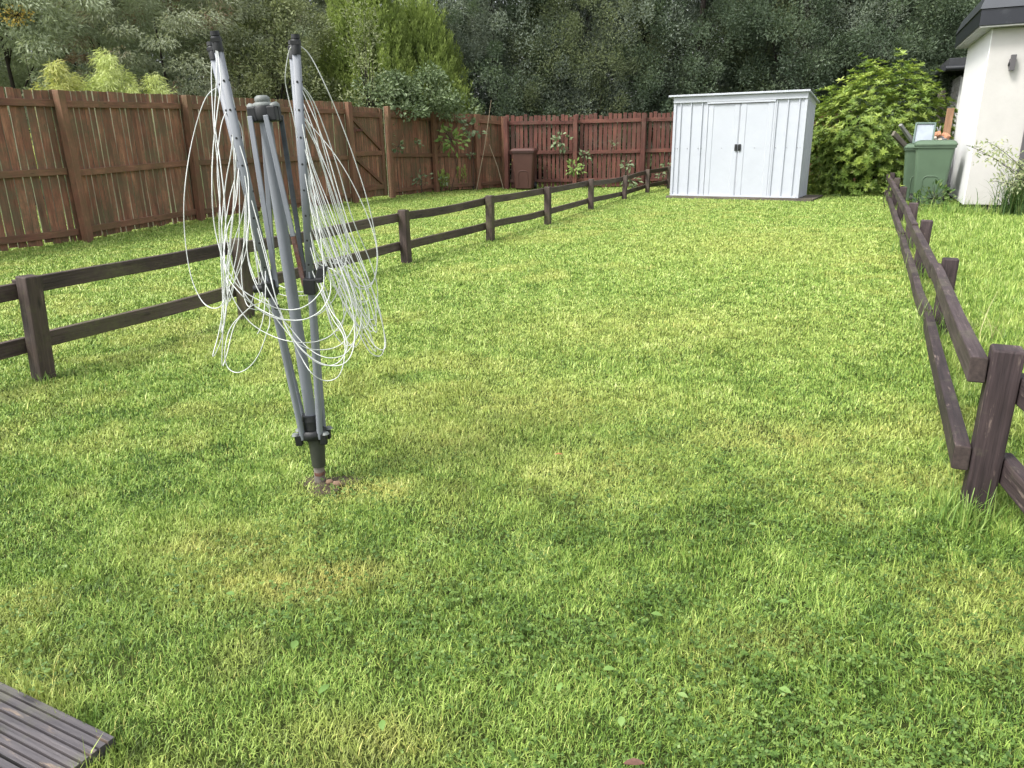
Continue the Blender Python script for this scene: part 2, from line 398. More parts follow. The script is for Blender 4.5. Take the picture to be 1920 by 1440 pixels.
DKU = np.array([_dk[0], _dk[1]]); DKV = np.array([-DKU[1], DKU[0]]); DKV = DKV if DKV[1] < 0 else -DKV
DK0 = gd(213, 1372, .05)[:2]

def grass():
    rng = np.random.default_rng(5)
    def dens(r): return np.where(r < 2.4, 48000, 48000*(2.4/np.maximum(r, 2.4))**1.5)
    th0, th1 = math.radians(-46), math.radians(46)
    rs = np.linspace(1.0, 24, 400); cum = np.concatenate([[0], np.cumsum(dens(rs)[:-1]*rs[:-1]*np.diff(rs))])*(th1-th0)
    n = int(cum[-1]); r = np.interp(rng.random(n)*cum[-1], cum, rs); th = rng.uniform(th0, th1, n)
    x, y = r*np.sin(th), r*np.cos(th)
    keep = (x > -14) & (x < 12)
    keep &= ~in_box(x, y, SO, SU, SV, -.1, 2.9, -.12, 1.6) & ~in_box(x, y, HO, HU, HV, -.05, 9, -.02, 6)
    keep &= ~in_box(x, y, DK0, DKU, DKV, .01, 3, .01, 3)
    bare = vn2(x*3.1, y*3.1)*.5+vn3(x*9, y*9)*.5
    keep &= rng.random(n) < np.clip(.35+1.5*bare, .3, 1)
    keep &= rng.random(n) > np.exp(-((x+.72)**2+(y-2.62)**2)/.012)*.85        # trodden soil round the dryer socket
    x, y, r = x[keep], y[keep], r[keep]; n = len(x)
    rough = np.clip(rf_side(x, y)*2.2+.1, 0, 1)*(y > 1.5)                       # unmown side
    edge = np.zeros(n)
    for (ax, ay) in RF[:1]: edge = np.maximum(edge, np.exp(-((x-ax)**2+(y-ay)**2)/.035))
    edge = np.maximum(edge, np.exp(-(rf_side(x, y)/.12)**2)*.5*(y > 2.0))
    for i in range(len(TALL)-1):
        a, b = np.array(TALL[i]), np.array(TALL[i+1]); d = b-a; tt = np.clip(((x-a[0])*d[0]+(y-a[1])*d[1])/(d@d), 0, 1)
        edge = np.maximum(edge, np.exp(-((x-a[0]-d[0]*tt)**2+(y-a[1]-d[1]*tt)**2)/.02)*.6)
    rel = np.stack([x-DK0[0], y-DK0[1]], 1); du, dv = rel@DKU, rel@DKV
    edge = np.maximum(edge, ((du > -.05) & (dv > -.04) & (du < 3) & (dv < 3))*.55)
    clump = vn1(x*5.5, y*5.5); cl2 = vn4(x*17, y*17)
    L = (.010+.017*clump*cl2+.012*rng.random(n))*(1+rough*1.15+edge*1.8)
    tall = rng.random(n) < .02; L[tall] *= 2.1; L *= .85+.3*rng.random(n)
    W = (.0015+.0016*rng.random(n))*np.clip(r/2.2, .9, 4.2); L *= np.clip(r/6, 1, 1.25)*np.where(rough > .5, 1.1, 1)
    ang = vn3(x*9, y*9)*4+rng.uniform(-3.1, 3.1, n)*.85
    lean = np.clip(.72+.4*vn4(x*9, y*9)+rng.normal(0, .5, n)-rough*.35-edge*.2, .05, 1.45)
    dx, dy = np.cos(ang), np.sin(ang); P = np.stack([x, y, np.zeros(n)], 1)
    hd = np.stack([dx, dy, np.zeros(n)], 1); sd = np.stack([-dy, dx, np.zeros(n)], 1)*(W/2)[:, None]
    z = np.array([0, 0, 1.0]); c1 = np.cos(lean*.6)[:, None]; s1 = np.sin(lean*.6)[:, None]; c2 = np.cos(lean*1.25)[:, None]; s2 = np.sin(lean*1.25)[:, None]
    mid = P+(hd*s1+z*c1)*(L*.55)[:, None]; tip = mid+(hd*s2+z*c2)*(L*.5)[:, None]
    tw = rng.normal(0, .6, n)[:, None]; sd2 = sd*np.cos(tw)+hd*(W/2)[:, None]*np.sin(tw)
    V = np.stack([P-sd, P+sd, mid+sd2*.9, mid-sd2*.9, tip], 1).reshape(-1, 3)
    i = np.arange(n)*5; F = np.concatenate([np.stack([i, i+1, i+2, i+3], 1)]); F2 = np.stack([i+3, i+2, i+4], 1)
    # faces of 4 and 3 corners
    m = bpy.data.meshes.new('grass'); m.vertices.add(5*n); m.vertices.foreach_set('co', V.astype(np.float32).ravel())
    m.loops.add(7*n); m.loops.foreach_set('vertex_index', np.concatenate([F.ravel(), F2.ravel()]).astype(np.int32))
    m.polygons.add(2*n); m.polygons.foreach_set('loop_start', np.concatenate([np.arange(n)*4, 4*n+np.arange(n)*3]).astype(np.int32))
    m.update(calc_edges=True)
    patches = [(-.66, 1.95, .30, .11, .75), (-.95, 2.15, .25, .15, .4), (1.15, 3.0, .55, .22, .35), (.3, 2.7, .4, .3, .3), (-.55, 2.55, .22, .1, .6), (.1, 3.5, .8, .3, .3), (-.35, 1.3, .2, .1, .4), (-.3, 3.1, .3, .3, .35), (1.35, 2.6, .3, .2, .3), (1.0, 5.0, 1.2, .7, .25), (3.0, 9, 1.5, 1.5, .25)]
    dry = np.clip((vn1(x*.8+4, y*.8)*.4+vn3(x*4.3, y*4.3)*.6-.53)*1.2, 0, .28)
    for (a, b, sa, sb, am) in patches: dry = np.maximum(dry, am*np.exp(-((x-a)/sa)**2-((y-b)/sb)**2)*(.5+vn4(x*14, y*14)))
    dry = np.clip(dry+(rng.random(n) < .035)*.6, 0, 1)*(1-.5*rough)
    var = np.clip(.60*rng.random(n)+.30*cl2+(.22*(vn2(x*4.7, y*4.7+3)-.5)+.24*(vn3(x*11, y*11)-.5))*np.clip(1.25-r/9, .35, 1)+.04 + .09*np.clip((y-2.9)/2.5, -1, 1), 0, 1)  # lawn darker towards the camera: shade of the house behind, put into colour
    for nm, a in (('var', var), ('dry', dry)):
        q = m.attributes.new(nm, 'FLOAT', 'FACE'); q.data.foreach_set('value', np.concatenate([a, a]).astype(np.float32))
    g, t, bs = mat('grass_blade')
    v = N(t, 'ShaderNodeAttribute', attribute_name='var').outputs['Fac']; dr = N(t, 'ShaderNodeAttribute', attribute_name='dry').outputs['Fac']
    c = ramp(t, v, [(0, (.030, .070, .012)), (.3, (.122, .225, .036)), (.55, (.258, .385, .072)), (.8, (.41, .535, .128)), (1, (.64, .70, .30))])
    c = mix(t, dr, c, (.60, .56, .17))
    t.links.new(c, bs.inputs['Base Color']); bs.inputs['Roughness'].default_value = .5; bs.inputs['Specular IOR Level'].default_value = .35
    tr = N(t, 'ShaderNodeBsdfTranslucent'); t.links.new(c, tr.inputs[0]); mx = N(t, 'ShaderNodeMixShader'); mx.inputs[0].default_value = .14
    t.links.new(bs.outputs[0], mx.inputs[1]); t.links.new(tr.outputs[0], mx.inputs[2]); t.links.new(mx.outputs[0], t.nodes['Material Output'].inputs[0])
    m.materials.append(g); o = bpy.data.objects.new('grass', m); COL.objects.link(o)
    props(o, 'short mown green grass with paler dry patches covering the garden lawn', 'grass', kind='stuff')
    print('blades', n)
grass()

def clover():
    rng = np.random.default_rng(8); n = 26000
    r = 1.05+3.6*rng.random(n)**1.3; th = rng.uniform(math.radians(-45), math.radians(48), n); x, y = r*np.sin(th), r*np.cos(th)
    f = vn3(x*1.6+2, y*1.6)*.6+vn1(x*5, y*5)*.4 + .10*np.clip(x, -.5, 1.2) - .06*(y-1.5)
    k = (f+rng.normal(0, .09, n) > .56) & ~in_box(x, y, DK0, DKU, DKV, -.02, 3, -.02, 3); x, y = x[k], y[k]; n = len(x)
    z = rng.uniform(.012, .034, n); s = rng.uniform(.0045, .0095, n); a0 = rng.uniform(0, 6.283, n)
    P, D, Nn, L = [], [], [], []
    tilt = rng.normal(0, .35, (n, 2))
    for j in range(3):
        a = a0+j*2.094; P.append(np.stack([x, y, z], 1)); D.append(np.stack([np.cos(a), np.sin(a), .15+tilt[:, 0]*np.cos(a)], 1))
        Nn.append(np.stack([tilt[:, 0], tilt[:, 1], np.ones(n)], 1)); L.append(s)
    P, D, Nn, L = map(np.concatenate, (P, D, Nn, L))
    Sd = unit(np.cross(unit(D), Nn)); D = unit(D); L = L[:, None]
    V = np.stack([P, P+D*L*.5+Sd*L*.45, P+D*L+Sd*L*.28, P+D*L-Sd*L*.28, P+D*L*.5-Sd*L*.45], 1).reshape(-1, 3)
    F = np.arange(len(V)).reshape(-1, 5)
    m = leafmat('clover_leaf', [(0, (.035, .08, .016)), (.5, (.10, .185, .035)), (1, (.26, .37, .095))], 2, .25, .5)
    o = mesh_np('clover', V, F, m, None, np.tile(rng.random(n), 3)); props(o, 'small round clover leaves mixed into the lawn grass', 'clover', kind='stuff')
clover()

def lawn_weeds():
    """broad single leaves lying in the lawn"""
    rng = np.random.default_rng(12)
    m = leafmat('broad_weed_leaf', [(0, (.11, .21, .045)), (.6, (.19, .31, .08)), (1, (.28, .38, .14))], 2, .2, .5)
    pts = [(549, 1218), (1165, 1363), (1130, 1255), (440, 1115), (618, 1283), (1220, 1150), (715, 1350), (1580, 965), (1420, 985), (1050, 1280), (1270, 1300), (1640, 965), (1460, 1290), (1480, 1130)]
    for i, (px, py) in enumerate(pts):
        g = gd(px, py, .035); a = rng.uniform(0, 6.28); L = rng.uniform(.022, .04); W = L*.5
        D = unit(np.array([[math.cos(a), math.sin(a), .25]]))[0]; Nn = unit(np.array([[rng.normal(0, .25), rng.normal(0, .25)-.2, 1]]))[0]
        Sd = unit(np.cross(D, Nn)[None])[0]; prof = [0, .55, .9, 1, .85, .5, .05]; V = []
        for j, p in enumerate(prof):
            c = g+D*L*j/6-np.array([0, 0, .25*L*(j/6)**2]); V += [c-Sd*W*p/2+[0, 0, .12*W*p], c-[0, 0, .0], c+Sd*W*p/2+[0, 0, .12*W*p]]
        F = [(j*3+q, j*3+q+1, j*3+q+4, j*3+q+3) for j in range(6) for q in (0, 1)]
        V = np.array(V); o = mesh_np('lawn_weed', V-g, F, m, None, np.full(12, rng.random()), smooth=True); o.location = g
        lab = WEED_LABELS[i]
        props(o, lab, 'weed', 'broad weed leaves in the lawn')
WEED_LABELS = ['pale oval weed leaf in the lawn, right of the grey decking', 'large pale weed leaf beside the brown fallen leaf at the bottom of the photo',
 'small round weed leaf in the middle of the near lawn', 'weed leaf beside the dry yellow grass patch on the left lawn', 'weed leaf a little right of the pale oval leaf near the decking',
 'weed leaf in the clover, centre right of the near lawn', 'weed leaf near the bottom edge between decking and brown leaf', 'weed leaf near the foot of the leaning dark end post',
 'weed leaf on the right lawn, further from the end post than its neighbour', 'weed leaf just above the large pale leaf near the bottom edge', 'weed leaf right of the large pale leaf near the bottom edge',
 'weed leaf closest to the dark end post on the right', 'weed leaf in the lower right clover patch', 'weed leaf halfway between end post and bottom edge']
lawn_weeds()

def fallen_leaves():
    m = plain('dead_leaf', (.13, .065, .045), .7, 0, .3, 60); m2 = plain('orange_leaf', (.34, .16, .06), .7, 0, .3, 60)
    for px, py, L, mm, lab in ((1188, 1432, .045, m, 'curled reddish brown dead leaf on the lawn at the bottom edge'), (1047, 852, .035, m2, 'small orange fallen leaf on the middle of the lawn'), (650, 378, .05, m, 'brown fallen leaf on the grass by the gate foot')):
        g = gd(px, py, .035); V = []; W = L*.4
        for j, p in enumerate([.05, .7, 1, .8, .1]):
            V += [g+[L*(j/4-.5), -W*p/2, .3*W*p], g+[L*(j/4-.5), .0, 0], g+[L*(j/4-.5), W*p/2, .35*W*p]]
        F = [(j*3+q, j*3+q+1, j*3+q+4, j*3+q+3) for j in range(4) for q in (0, 1)]
        o = mesh_np('fallen_leaf', np.array(V)-g, F, mm, None, smooth=True); o.location = g; props(o, lab, 'fallen leaf')
fallen_leaves()

def tuft(base, n, h, spread, seed, name='grass_tuft', label='', stops=None, m=None, wd=.004, cat='grass tuft'):
    rng = np.random.default_rng(seed); base = np.array(base)
    a = rng.uniform(0, 6.283, n); lean = np.abs(rng.normal(.25, .3, n)); L = h*rng.uniform(.45, 1.1, n)
    P = np.stack([rng.normal(0, spread, n), rng.normal(0, spread, n), np.zeros(n)], 1)
    V = []; segs = 5
    hd = np.stack([np.cos(a), np.sin(a), np.zeros(n)], 1); sd = np.stack([-np.sin(a), np.cos(a), np.zeros(n)], 1); q = P.copy(); Vs = []
    for j in range(segs+1):
        w_ = wd*(1-(j/segs)**1.6)*.5+.0004; Vs += [q-sd*w_, q+sd*w_]
        al = lean*(.5+j*.55); q = q+(hd*np.sin(al)[:, None]+np.array([0, 0, 1])*np.cos(al)[:, None])*(L/segs)[:, None]
    V = np.stack(Vs, 1).reshape(-1, 3); i = (np.arange(n)*2*(segs+1))[:, None]
    F = np.concatenate([np.stack([i[:, 0]+2*j, i[:, 0]+2*j+1, i[:, 0]+2*j+3, i[:, 0]+2*j+2], 1) for j in range(segs)])
    o = mesh_np(name, V, F, m or TUFTM, None, np.tile(rng.random(n), segs)); o.location = base
    return props(o, label, cat)
TUFTM = leafmat('long_grass', [(0, (.08, .17, .03)), (.5, (.20, .33, .07)), (.85, (.38, .48, .14)), (1, (.55, .50, .25))], 3, .3)
TUFTD = leafmat('coarse_grass_clump', [(0, (.035, .08, .02)), (.55, (.09, .17, .045)), (.85, (.24, .30, .09)), (1, (.5, .45, .22))], 3, .3)

# ------------------------------------------------------------------ fences
def T3(p, z): return np.array([p[0], p[1], z])
def tall_fence(name, label, pts, hs, base, side=1, bay_rails=((0.13,), ), mats=None, gap=.013, bw=.098, seed=1, rails=(.16, .93, 1.80), jag=.006):
    rng = np.random.default_rng(seed); mats = mats or (W_FENCE, W_FEDGE, W_FPOST)
    t = thing(name, label, 'fence', T3(base, 0))
    for i, p in enumerate(pts):
        a = np.array(pts[max(i-1, 0)]); b = np.array(pts[min(i+1, len(pts)-1)]); d = unit((b-a)[None])[0]; nrm = np.array([-d[1], d[0]])*side
        c = np.array(p)-nrm*.05; l1, l2 = rng.normal(0, .006, 2)
        MB().box(T3(c, hs[i]/2-.1), (.105, .105, hs[i]+.2-.01), T3(d, l1), T3(nrm, l2), unit(np.array([[l1, l2, 1]]))[0], rng.random()).build('post', mats[2], t, .006)
    for i in range(len(pts)-1):
        a, b = np.array(pts[i]), np.array(pts[i+1]); L = np.linalg.norm(b-a); d = (b-a)/L; nrm = np.array([-d[1], d[0]])*side
        h0, h1 = hs[i], hs[i+1]; mb = MB(); s = .0
        while s < L:
            wd = bw*rng.uniform(.86, 1.10); f = (s+wd/2)/L; h = h0*(1-f)+h1*f + rng.normal(0, jag); zb = .035+rng.normal(0, .012)
            til = rng.normal(0, .009); c = a+d*(s+wd/2)+nrm*(.052+.011+rng.normal(0, .003))
            mb.box(T3(c, (h+zb)/2), (wd, .02, h-zb), T3(d, -til), T3(nrm, 0), unit(np.array([[d[0]*til, d[1]*til, 1]]))[0], rng.random(), 0, 1)
            s += wd+gap*rng.uniform(.5, 1.5)
        mb.build('board_panel', [mats[0], mats[1]], t)
        for z in rails:
            zz0, zz1 = z*h0/1.97+rng.normal(0, .008), z*h1/1.97+rng.normal(0, .008)
            MB().bar(T3(a+d*.055+nrm*.028, zz0), T3(b-d*.055+nrm*.028, zz1), .044, .088, var=rng.random()).build('rail', mats[2], t, .004)
    return t
PL = [(-7.9, 6.3), (-6.95, 8.25), (-5.84, 10.4), (-5.34, 13.15), (-4.52, 14.75), (-3.32, 16.48)]
tall_fence('wooden_fence', 'tall red brown board fence on the left, from the photo edge to the gate', PL, [1.95, 1.96, 1.96, 2.04, 2.05, 2.05], (-5.84, 10.4), 1, seed=3)
PL2 = [(-2.75, 17.95), (-1.89, 19.8), (-.83, 20.5), (-.13, 21.0)]
tall_fence('wooden_fence', 'tall board fence between the gate and the far corner, weeds growing through it', PL2, [2.02, 1.95, 1.9, 1.85], (-1.89, 19.8), 1, seed=7, gap=.008)
PB = [(-.05, 20.6), (1.75, 20.5), (3.5, 20.35), (5.3, 20.2), (7.1, 20.1), (8.9, 20.0)]
tall_fence('wooden_fence', 'dark red slatted fence across the back of the garden behind the brown bin', PB, [1.84, 1.84, 1.86, 1.86, 1.86, 1.86], (1.75, 20.5), 1, mats=(W_BACK, W_BACK, W_BACK), gap=.028, bw=.092, seed=9, rails=(.22, .98, 1.78), jag=.02)

def gate():
    rng = np.random.default_rng(4); a, b = np.array([-3.27, 16.62]), np.array([-2.80, 17.80]); t = thing('gate', 'braced wooden board gate set into the tall left fence', 'gate', T3((a+b)/2, 0))
    L = np.linalg.norm(b-a); d = (b-a)/L; nrm = np.array([-d[1], d[0]]); mb = MB(); s = 0
    while s < L-.05:
        mb.box(T3(a+d*(s+.045)+nrm*.06, 1.03), (.085, .02, 1.9+rng.normal(0, .01)), T3(d, 0), T3(nrm, 0), (0, 0, 1), rng.random(), 0, 1); s += .085+.011
    mb.build('board_panel', [W_FENCE, W_FEDGE], t)
    for z in (.28, 1.02, 1.82): MB().bar(T3(a+d*.02+nrm*.03, z), T3(b-d*.02+nrm*.03, z), .04, .10, var=rng.random()).build('rail', W_FPOST, t, .004)
    for z0, z1 in ((1.74, 1.10), (.94, .34)): MB().bar(T3(a+d*.06+nrm*.028, z0), T3(b-d*.12+nrm*.028, z1), .036, .07, var=.2).build('brace', W_FPOST, t, .004)
    MB().box(T3(b-d*.06+nrm*.025, 1.02), (.1, .05, 1.88), T3(d, 0), T3(nrm, 0), (0, 0, 1), .4).build('stile', W_FPOST, t, .004)
    MB().box(T3(a+d*.16-nrm*.012, 1.50), (.42, .03, .05), T3(d, 0), T3(nrm, 0), (0, 0, 1), .2).box(T3(a+d*.02-nrm*.035, 1.50), (.05, .03, .11), T3(d, 0), T3(nrm, 0), (0, 0, 1), .2).build('latch', W_BACK, t, .004)
gate()

LF = [(-3.7, 1.9, .59), (-2.66, 4.05, .59), (-1.99, 5.51, .60), (-1.11, 8.04, .57), (-.25, 9.84, .58), (.59, 11.64, .57), (1.51, 14.1, .55), (2.46, 16.4, .50), (3.3, 18.3, .54), (4.1, 19.7, .56)]
def low_fence(name, label, P, side, m, seed, rl=.04, rh=.088, ztop=.03, zlow=.345, pw=.092, lean=None, kink=None):
    rng = np.random.default_rng(seed); t = thing(name, label, 'fence', T3(P[1], 0)); n = len(P)
    for i, p in enumerate(P):
        a = np.array(P[max(i-1, 0)][:2]); b = np.array(P[min(i+1, n-1)][:2]); d = unit((b-a)[None])[0]; nrm = np.array([-d[1], d[0]])
        lx, ly = (lean[i] if lean and i in lean else rng.normal(0, .012, 2)); Z = unit(np.array([[lx, ly, 1.0]]))[0]; X = unit((T3(d, 0)-Z*(T3(d, 0)@Z))[None])[0]
        h = p[2]; mb = MB().box(np.array([p[0], p[1], -.1])+Z*((h+.1)/2), (pw, pw, h+.1), X, np.cross(Z, X), Z, rng.random())
        mb.build('post', m, t, .008)
    for i in range(n-1):
        a, b = np.array(P[i][:2]), np.array(P[i+1][:2]); d = unit((b-a)[None])[0]; nrm = np.array([-d[1], d[0]])*side
        e0 = -d*.045 if i == 0 else d*.002; e1 = d*.045 if i == n-2 else -d*.002
        for j, (za, zb) in enumerate(((P[i][2]-ztop, P[i+1][2]-ztop), (P[i][2]-zlow, P[i+1][2]-zlow))):
            o = nrm*(pw/2+rl/2+.002+.0015*(i % 2)); q = rng.normal(0, .007)
            MB().warped(T3(a+o+e0, za-rh/2+q), T3(b+o+e1, zb-rh/2+q), rl, rh, rng, rng.random()).build('rail', [m, W_END], t, .005)
    return t
low_fence('rail_fence', 'low dark brown two rail fence running across the left lawn to the shed', LF, 1, W_LOW, 11, lean={1: (.05, .02), 7: (.04, 0), 2: (.03, 0)})
RFP = [(x, y, z) for (x, y), z in zip(RF, (.595, .50, .53, .53, .53, .53, .53))]
low_fence('rail_fence', 'low purplish brown two rail fence along the right of the lawn up to the bins', RFP, 1, W_LOWR, 12, rl=.05, rh=.085, ztop=.035, zlow=.33, lean={0: (.0, -.01)}, pw=.09)
t_ = thing('rail_fence', 'short end of low rail fence leaving the frame on the right behind the end post', 'fence', (1.66, 2.2, 0))
for z in (.50, .22):
    MB().bar((1.655, 2.31, z-.04), (1.47, 1.62, z-.04), .045, .09, var=.6).build('rail', W_LOWR, t_, .005)
MB().box((1.45, 1.55, .25), (.1, .1, .62), var=.3).build('post', W_LOWR, t_, .008)

# ------------------------------------------------------------------ metal shed
def shed_metal():
    m, t, bs = mat('white_coated_steel'); tc = N(t, 'ShaderNodeTexCoord').outputs['Object']
    n = noise(t, tc, 1.5, 4, .6); c = mix(t, mrange(t, n, .3, .7), (.435, .46, .505), (.47, .495, .54)); d = noise(t, tc, 6, 6, .75, (1, 1, .35))
    c = mix(t, mrange(t, d, .66, .85, 0, .15), c, (.33, .34, .33)); t.links.new(c, bs.inputs['Base Color'])
    bs.inputs['Roughness'].default_value = .42; bump(t, bs, mathn(t, 'ADD', noise(t, tc, 7, 2, .5, (1, 1, .8)), mathn(t, 'MULTIPLY', noise(t, tc, 22, 2, .5), .25)), .010, .6)
    return m
SHEDM = shed_metal(); SEAM = plain('shed_seam', (.30, .31, .34), .5); SCREW = plain('screw_head', (.28, .28, .30), .4, .7)
def shed():
    t = thing('metal_shed', 'white ribbed metal garden shed with double sliding doors and gently sloping roof', 'shed', T3(SO, 0))
    Wd, Dp, z0, HF, HB = 2.60, 1.05, .05, 1.93, 1.78
    O = T3(SO, 0); U = T3(SU, 0); Vv = T3(SV, 0); Z = np.array([0, 0, 1.0]); P = lambda u, v, z: O+U*u+Vv*v+Z*z
    def sheet(name, u0, u1, ribs, h0, h1, fr, inn, skip=None):
        """ribbed sheet from u0 to u1; fr(u, off, z) maps to 3D"""
        prof = []; rw, rd = .013, .028
        x = u0; prof.append((u0, 0))
        for r in ribs: prof += [(r-rw*1.6, 0), (r-rw*.8, rd), (r+rw*.8, rd), (r+rw*1.6, 0)]
        prof.append((u1, 0)); mb = MB(); V = []; F = []
        for (u, o) in prof:
            hh = h0+(h1-h0)*(u-u0)/(u1-u0); V += [fr(u, o, z0), fr(u, o, hh)]
        for i in range(len(prof)-1): F.append((2*i, 2*i+2, 2*i+3, 2*i+1))
        V2 = [fr(u, -.012, z0 if q == 0 else h0+(h1-h0)*(u-u0)/(u1-u0)) for (u, o) in prof for q in (0, 1)]; b = len(V)
        F += [(b+a_, b+d_, b+c_, b+b_) for (a_, b_, c_, d_) in [f for f in F]]
        V = [np.array(v) for v in V]+[np.array(v) for v in V2]
        mb.add(V, F); return mb.build(name, SHEDM, inn)
    front = lambda u, o, z: P(u, -o, z)
    w1 = sheet('wall_panel', 0, .70, (.125, .345, .575), HF, HF, front, t); w2 = sheet('wall_panel', 2.02, Wd, (2.06, 2.27, 2.48), HF, HF, front, t)
    sheet('wall_panel', 0, Dp, [.12+.19*k for k in range(5)], HF, HB, lambda v, o, z: P(Wd+o, v, z), t)
    sheet('wall_panel', 0, Dp, [.12+.19*k for k in range(5)], HF, HB, lambda v, o, z: P(-o, v, z), t)
    sheet('wall_panel', 0, Wd, [.12+.22*k for k in range(11)], HB, HB, lambda u, o, z: P(u, Dp+o, z), t)
    for c in (0, Wd):     # corner posts
        MB().box(P(c, 0, (HF+z0)/2), (.055, .055, HF-z0), U, Vv, Z).build('corner_post', SHEDM, t, .004)
    for k, (a, b) in enumerate(((.70, 1.355), (1.365, 2.02))):
        mb = MB(); zt, zb = HF-.06, z0+.03; y0 = -.008-.006*k; pr = [(a, 0), (a+.02, .016), (a+.11, .016), (a+.125, .006), (b-.125, .006), (b-.11, .016), (b-.02, .016), (b, 0)]
        V = [P(u, y0-o, z) for (u, o) in pr for z in (zb, zt)]; F = [(2*i, 2*i+2, 2*i+3, 2*i+1) for i in range(7)]; mb.add(V, F)
        V = [P(u, y0+.01, z) for u in (a, b) for z in (zb, zt)]; mb.add(V, [(0, 1, 3, 2)])
        d = mb.build('door', SHEDM, t); hx = b-.032 if k == 0 else a+.032
        MB().box(P(hx, y0-.03, 1.03), (.05, .03, .13), U, Vv, Z).box(P(hx, y0-.048, 1.03), (.026, .012, .08), U, Vv, Z).build('handle', BLACKP, d, .004)
        mb = MB()
        for u in ((a+b)/2,): mb.tube([P(u, y0-.006, 1.02), P(u, y0-.012, 1.02)], .009, 8)
        mb.build('screw', SCREW, d)
    MB().box(P(1.36, -.004, z0+.5*(HF-z0)), (.012, .01, HF-z0-.1), U, Vv, Z).build('door_gap', SEAM, t)
    for u in (.69, 2.03): MB().box(P(u, -.018, (HF+z0)/2-.02), (.035, .03, HF-z0-.05), U, Vv, Z).build('door_jamb', SHEDM, t, .003)
    MB().box(P(1.36, -.028, HF-.03), (1.36, .05, .035), U, Vv, Z).build('door_track', SHEDM, t, .003)
    MB().box(P(1.30, -.022, z0+.012), (2.56, .045, .035), U, Vv, Z).build('base_rail', SHEDM, t, .003)
    MB().box(P(Wd/2, -.032, HF+.05), (Wd+.06, .035, .115), U, Vv, Z).build('header', SHEDM, t, .004)
    # roof: thin pent sheet with rolled edge, low side at the back
    rf = MB(); a, b = -.11, Wd+.06; f0, f1 = -.09, Dp+.10; sl = (HB-HF)/Dp
    zf, zb = HF+.115, HF+.115+sl*(f1-f0)
    V = [P(a, f0, zf), P(b, f0, zf), P(b, f1, zb), P(a, f1, zb)]; V += [v+Z*.03 for v in V]
    rf.add(V, [(3, 2, 1, 0), (4, 5, 6, 7), (0, 1, 5, 4), (1, 2, 6, 5), (2, 3, 7, 6), (3, 0, 4, 7)])
    r = rf.build('roof', SHEDM, t, .003)
    MB().box(P((a+b)/2, f0-.01, zf+.014), (b-a+.02, .025, .036), U, Vv, Z).build('roof_trim', SHEDM, r, .004)
    MB().add([P(Wd+.01, -.01, HF+.0), P(Wd+.01, Dp, HB+.0), P(Wd+.01, Dp, HB+.10), P(Wd+.01, -.01, HF+.11)], [(0, 1, 2, 3)]).build('gable_trim', SHEDM, t)
    mb = MB()
    for u in (.03, .085, .30, .53, .60, 2.0, 2.10, 2.31, 2.51, 2.57): mb.tube([P(u, -.002, 1.02), P(u, -.012, 1.02)], .009, 8)
    for v in [.05+.1*k for k in range(10)]: mb.tube([P(Wd+.002, v, 1.0), P(Wd+.008, v, 1.0)], .007, 6)
    mb.build('screw_row', SCREW, t)
    t = thing('shed_platform', 'dark weathered timber platform under the white shed', 'platform', T3(SO, 0))
    MB().box(P(Wd/2+.12, Dp/2, .014), (Wd+.40, Dp+.24, .06), U, Vv, Z, .4, grain=0).build('deck_slab', W_OLD, t, .006)
    MB().box(P(Wd/2+.12, -.145, .02), (Wd+.36, .04, .085), U, Vv, Z, .2, grain=0).build('edge_board', W_OLD, t, .004)
shed()

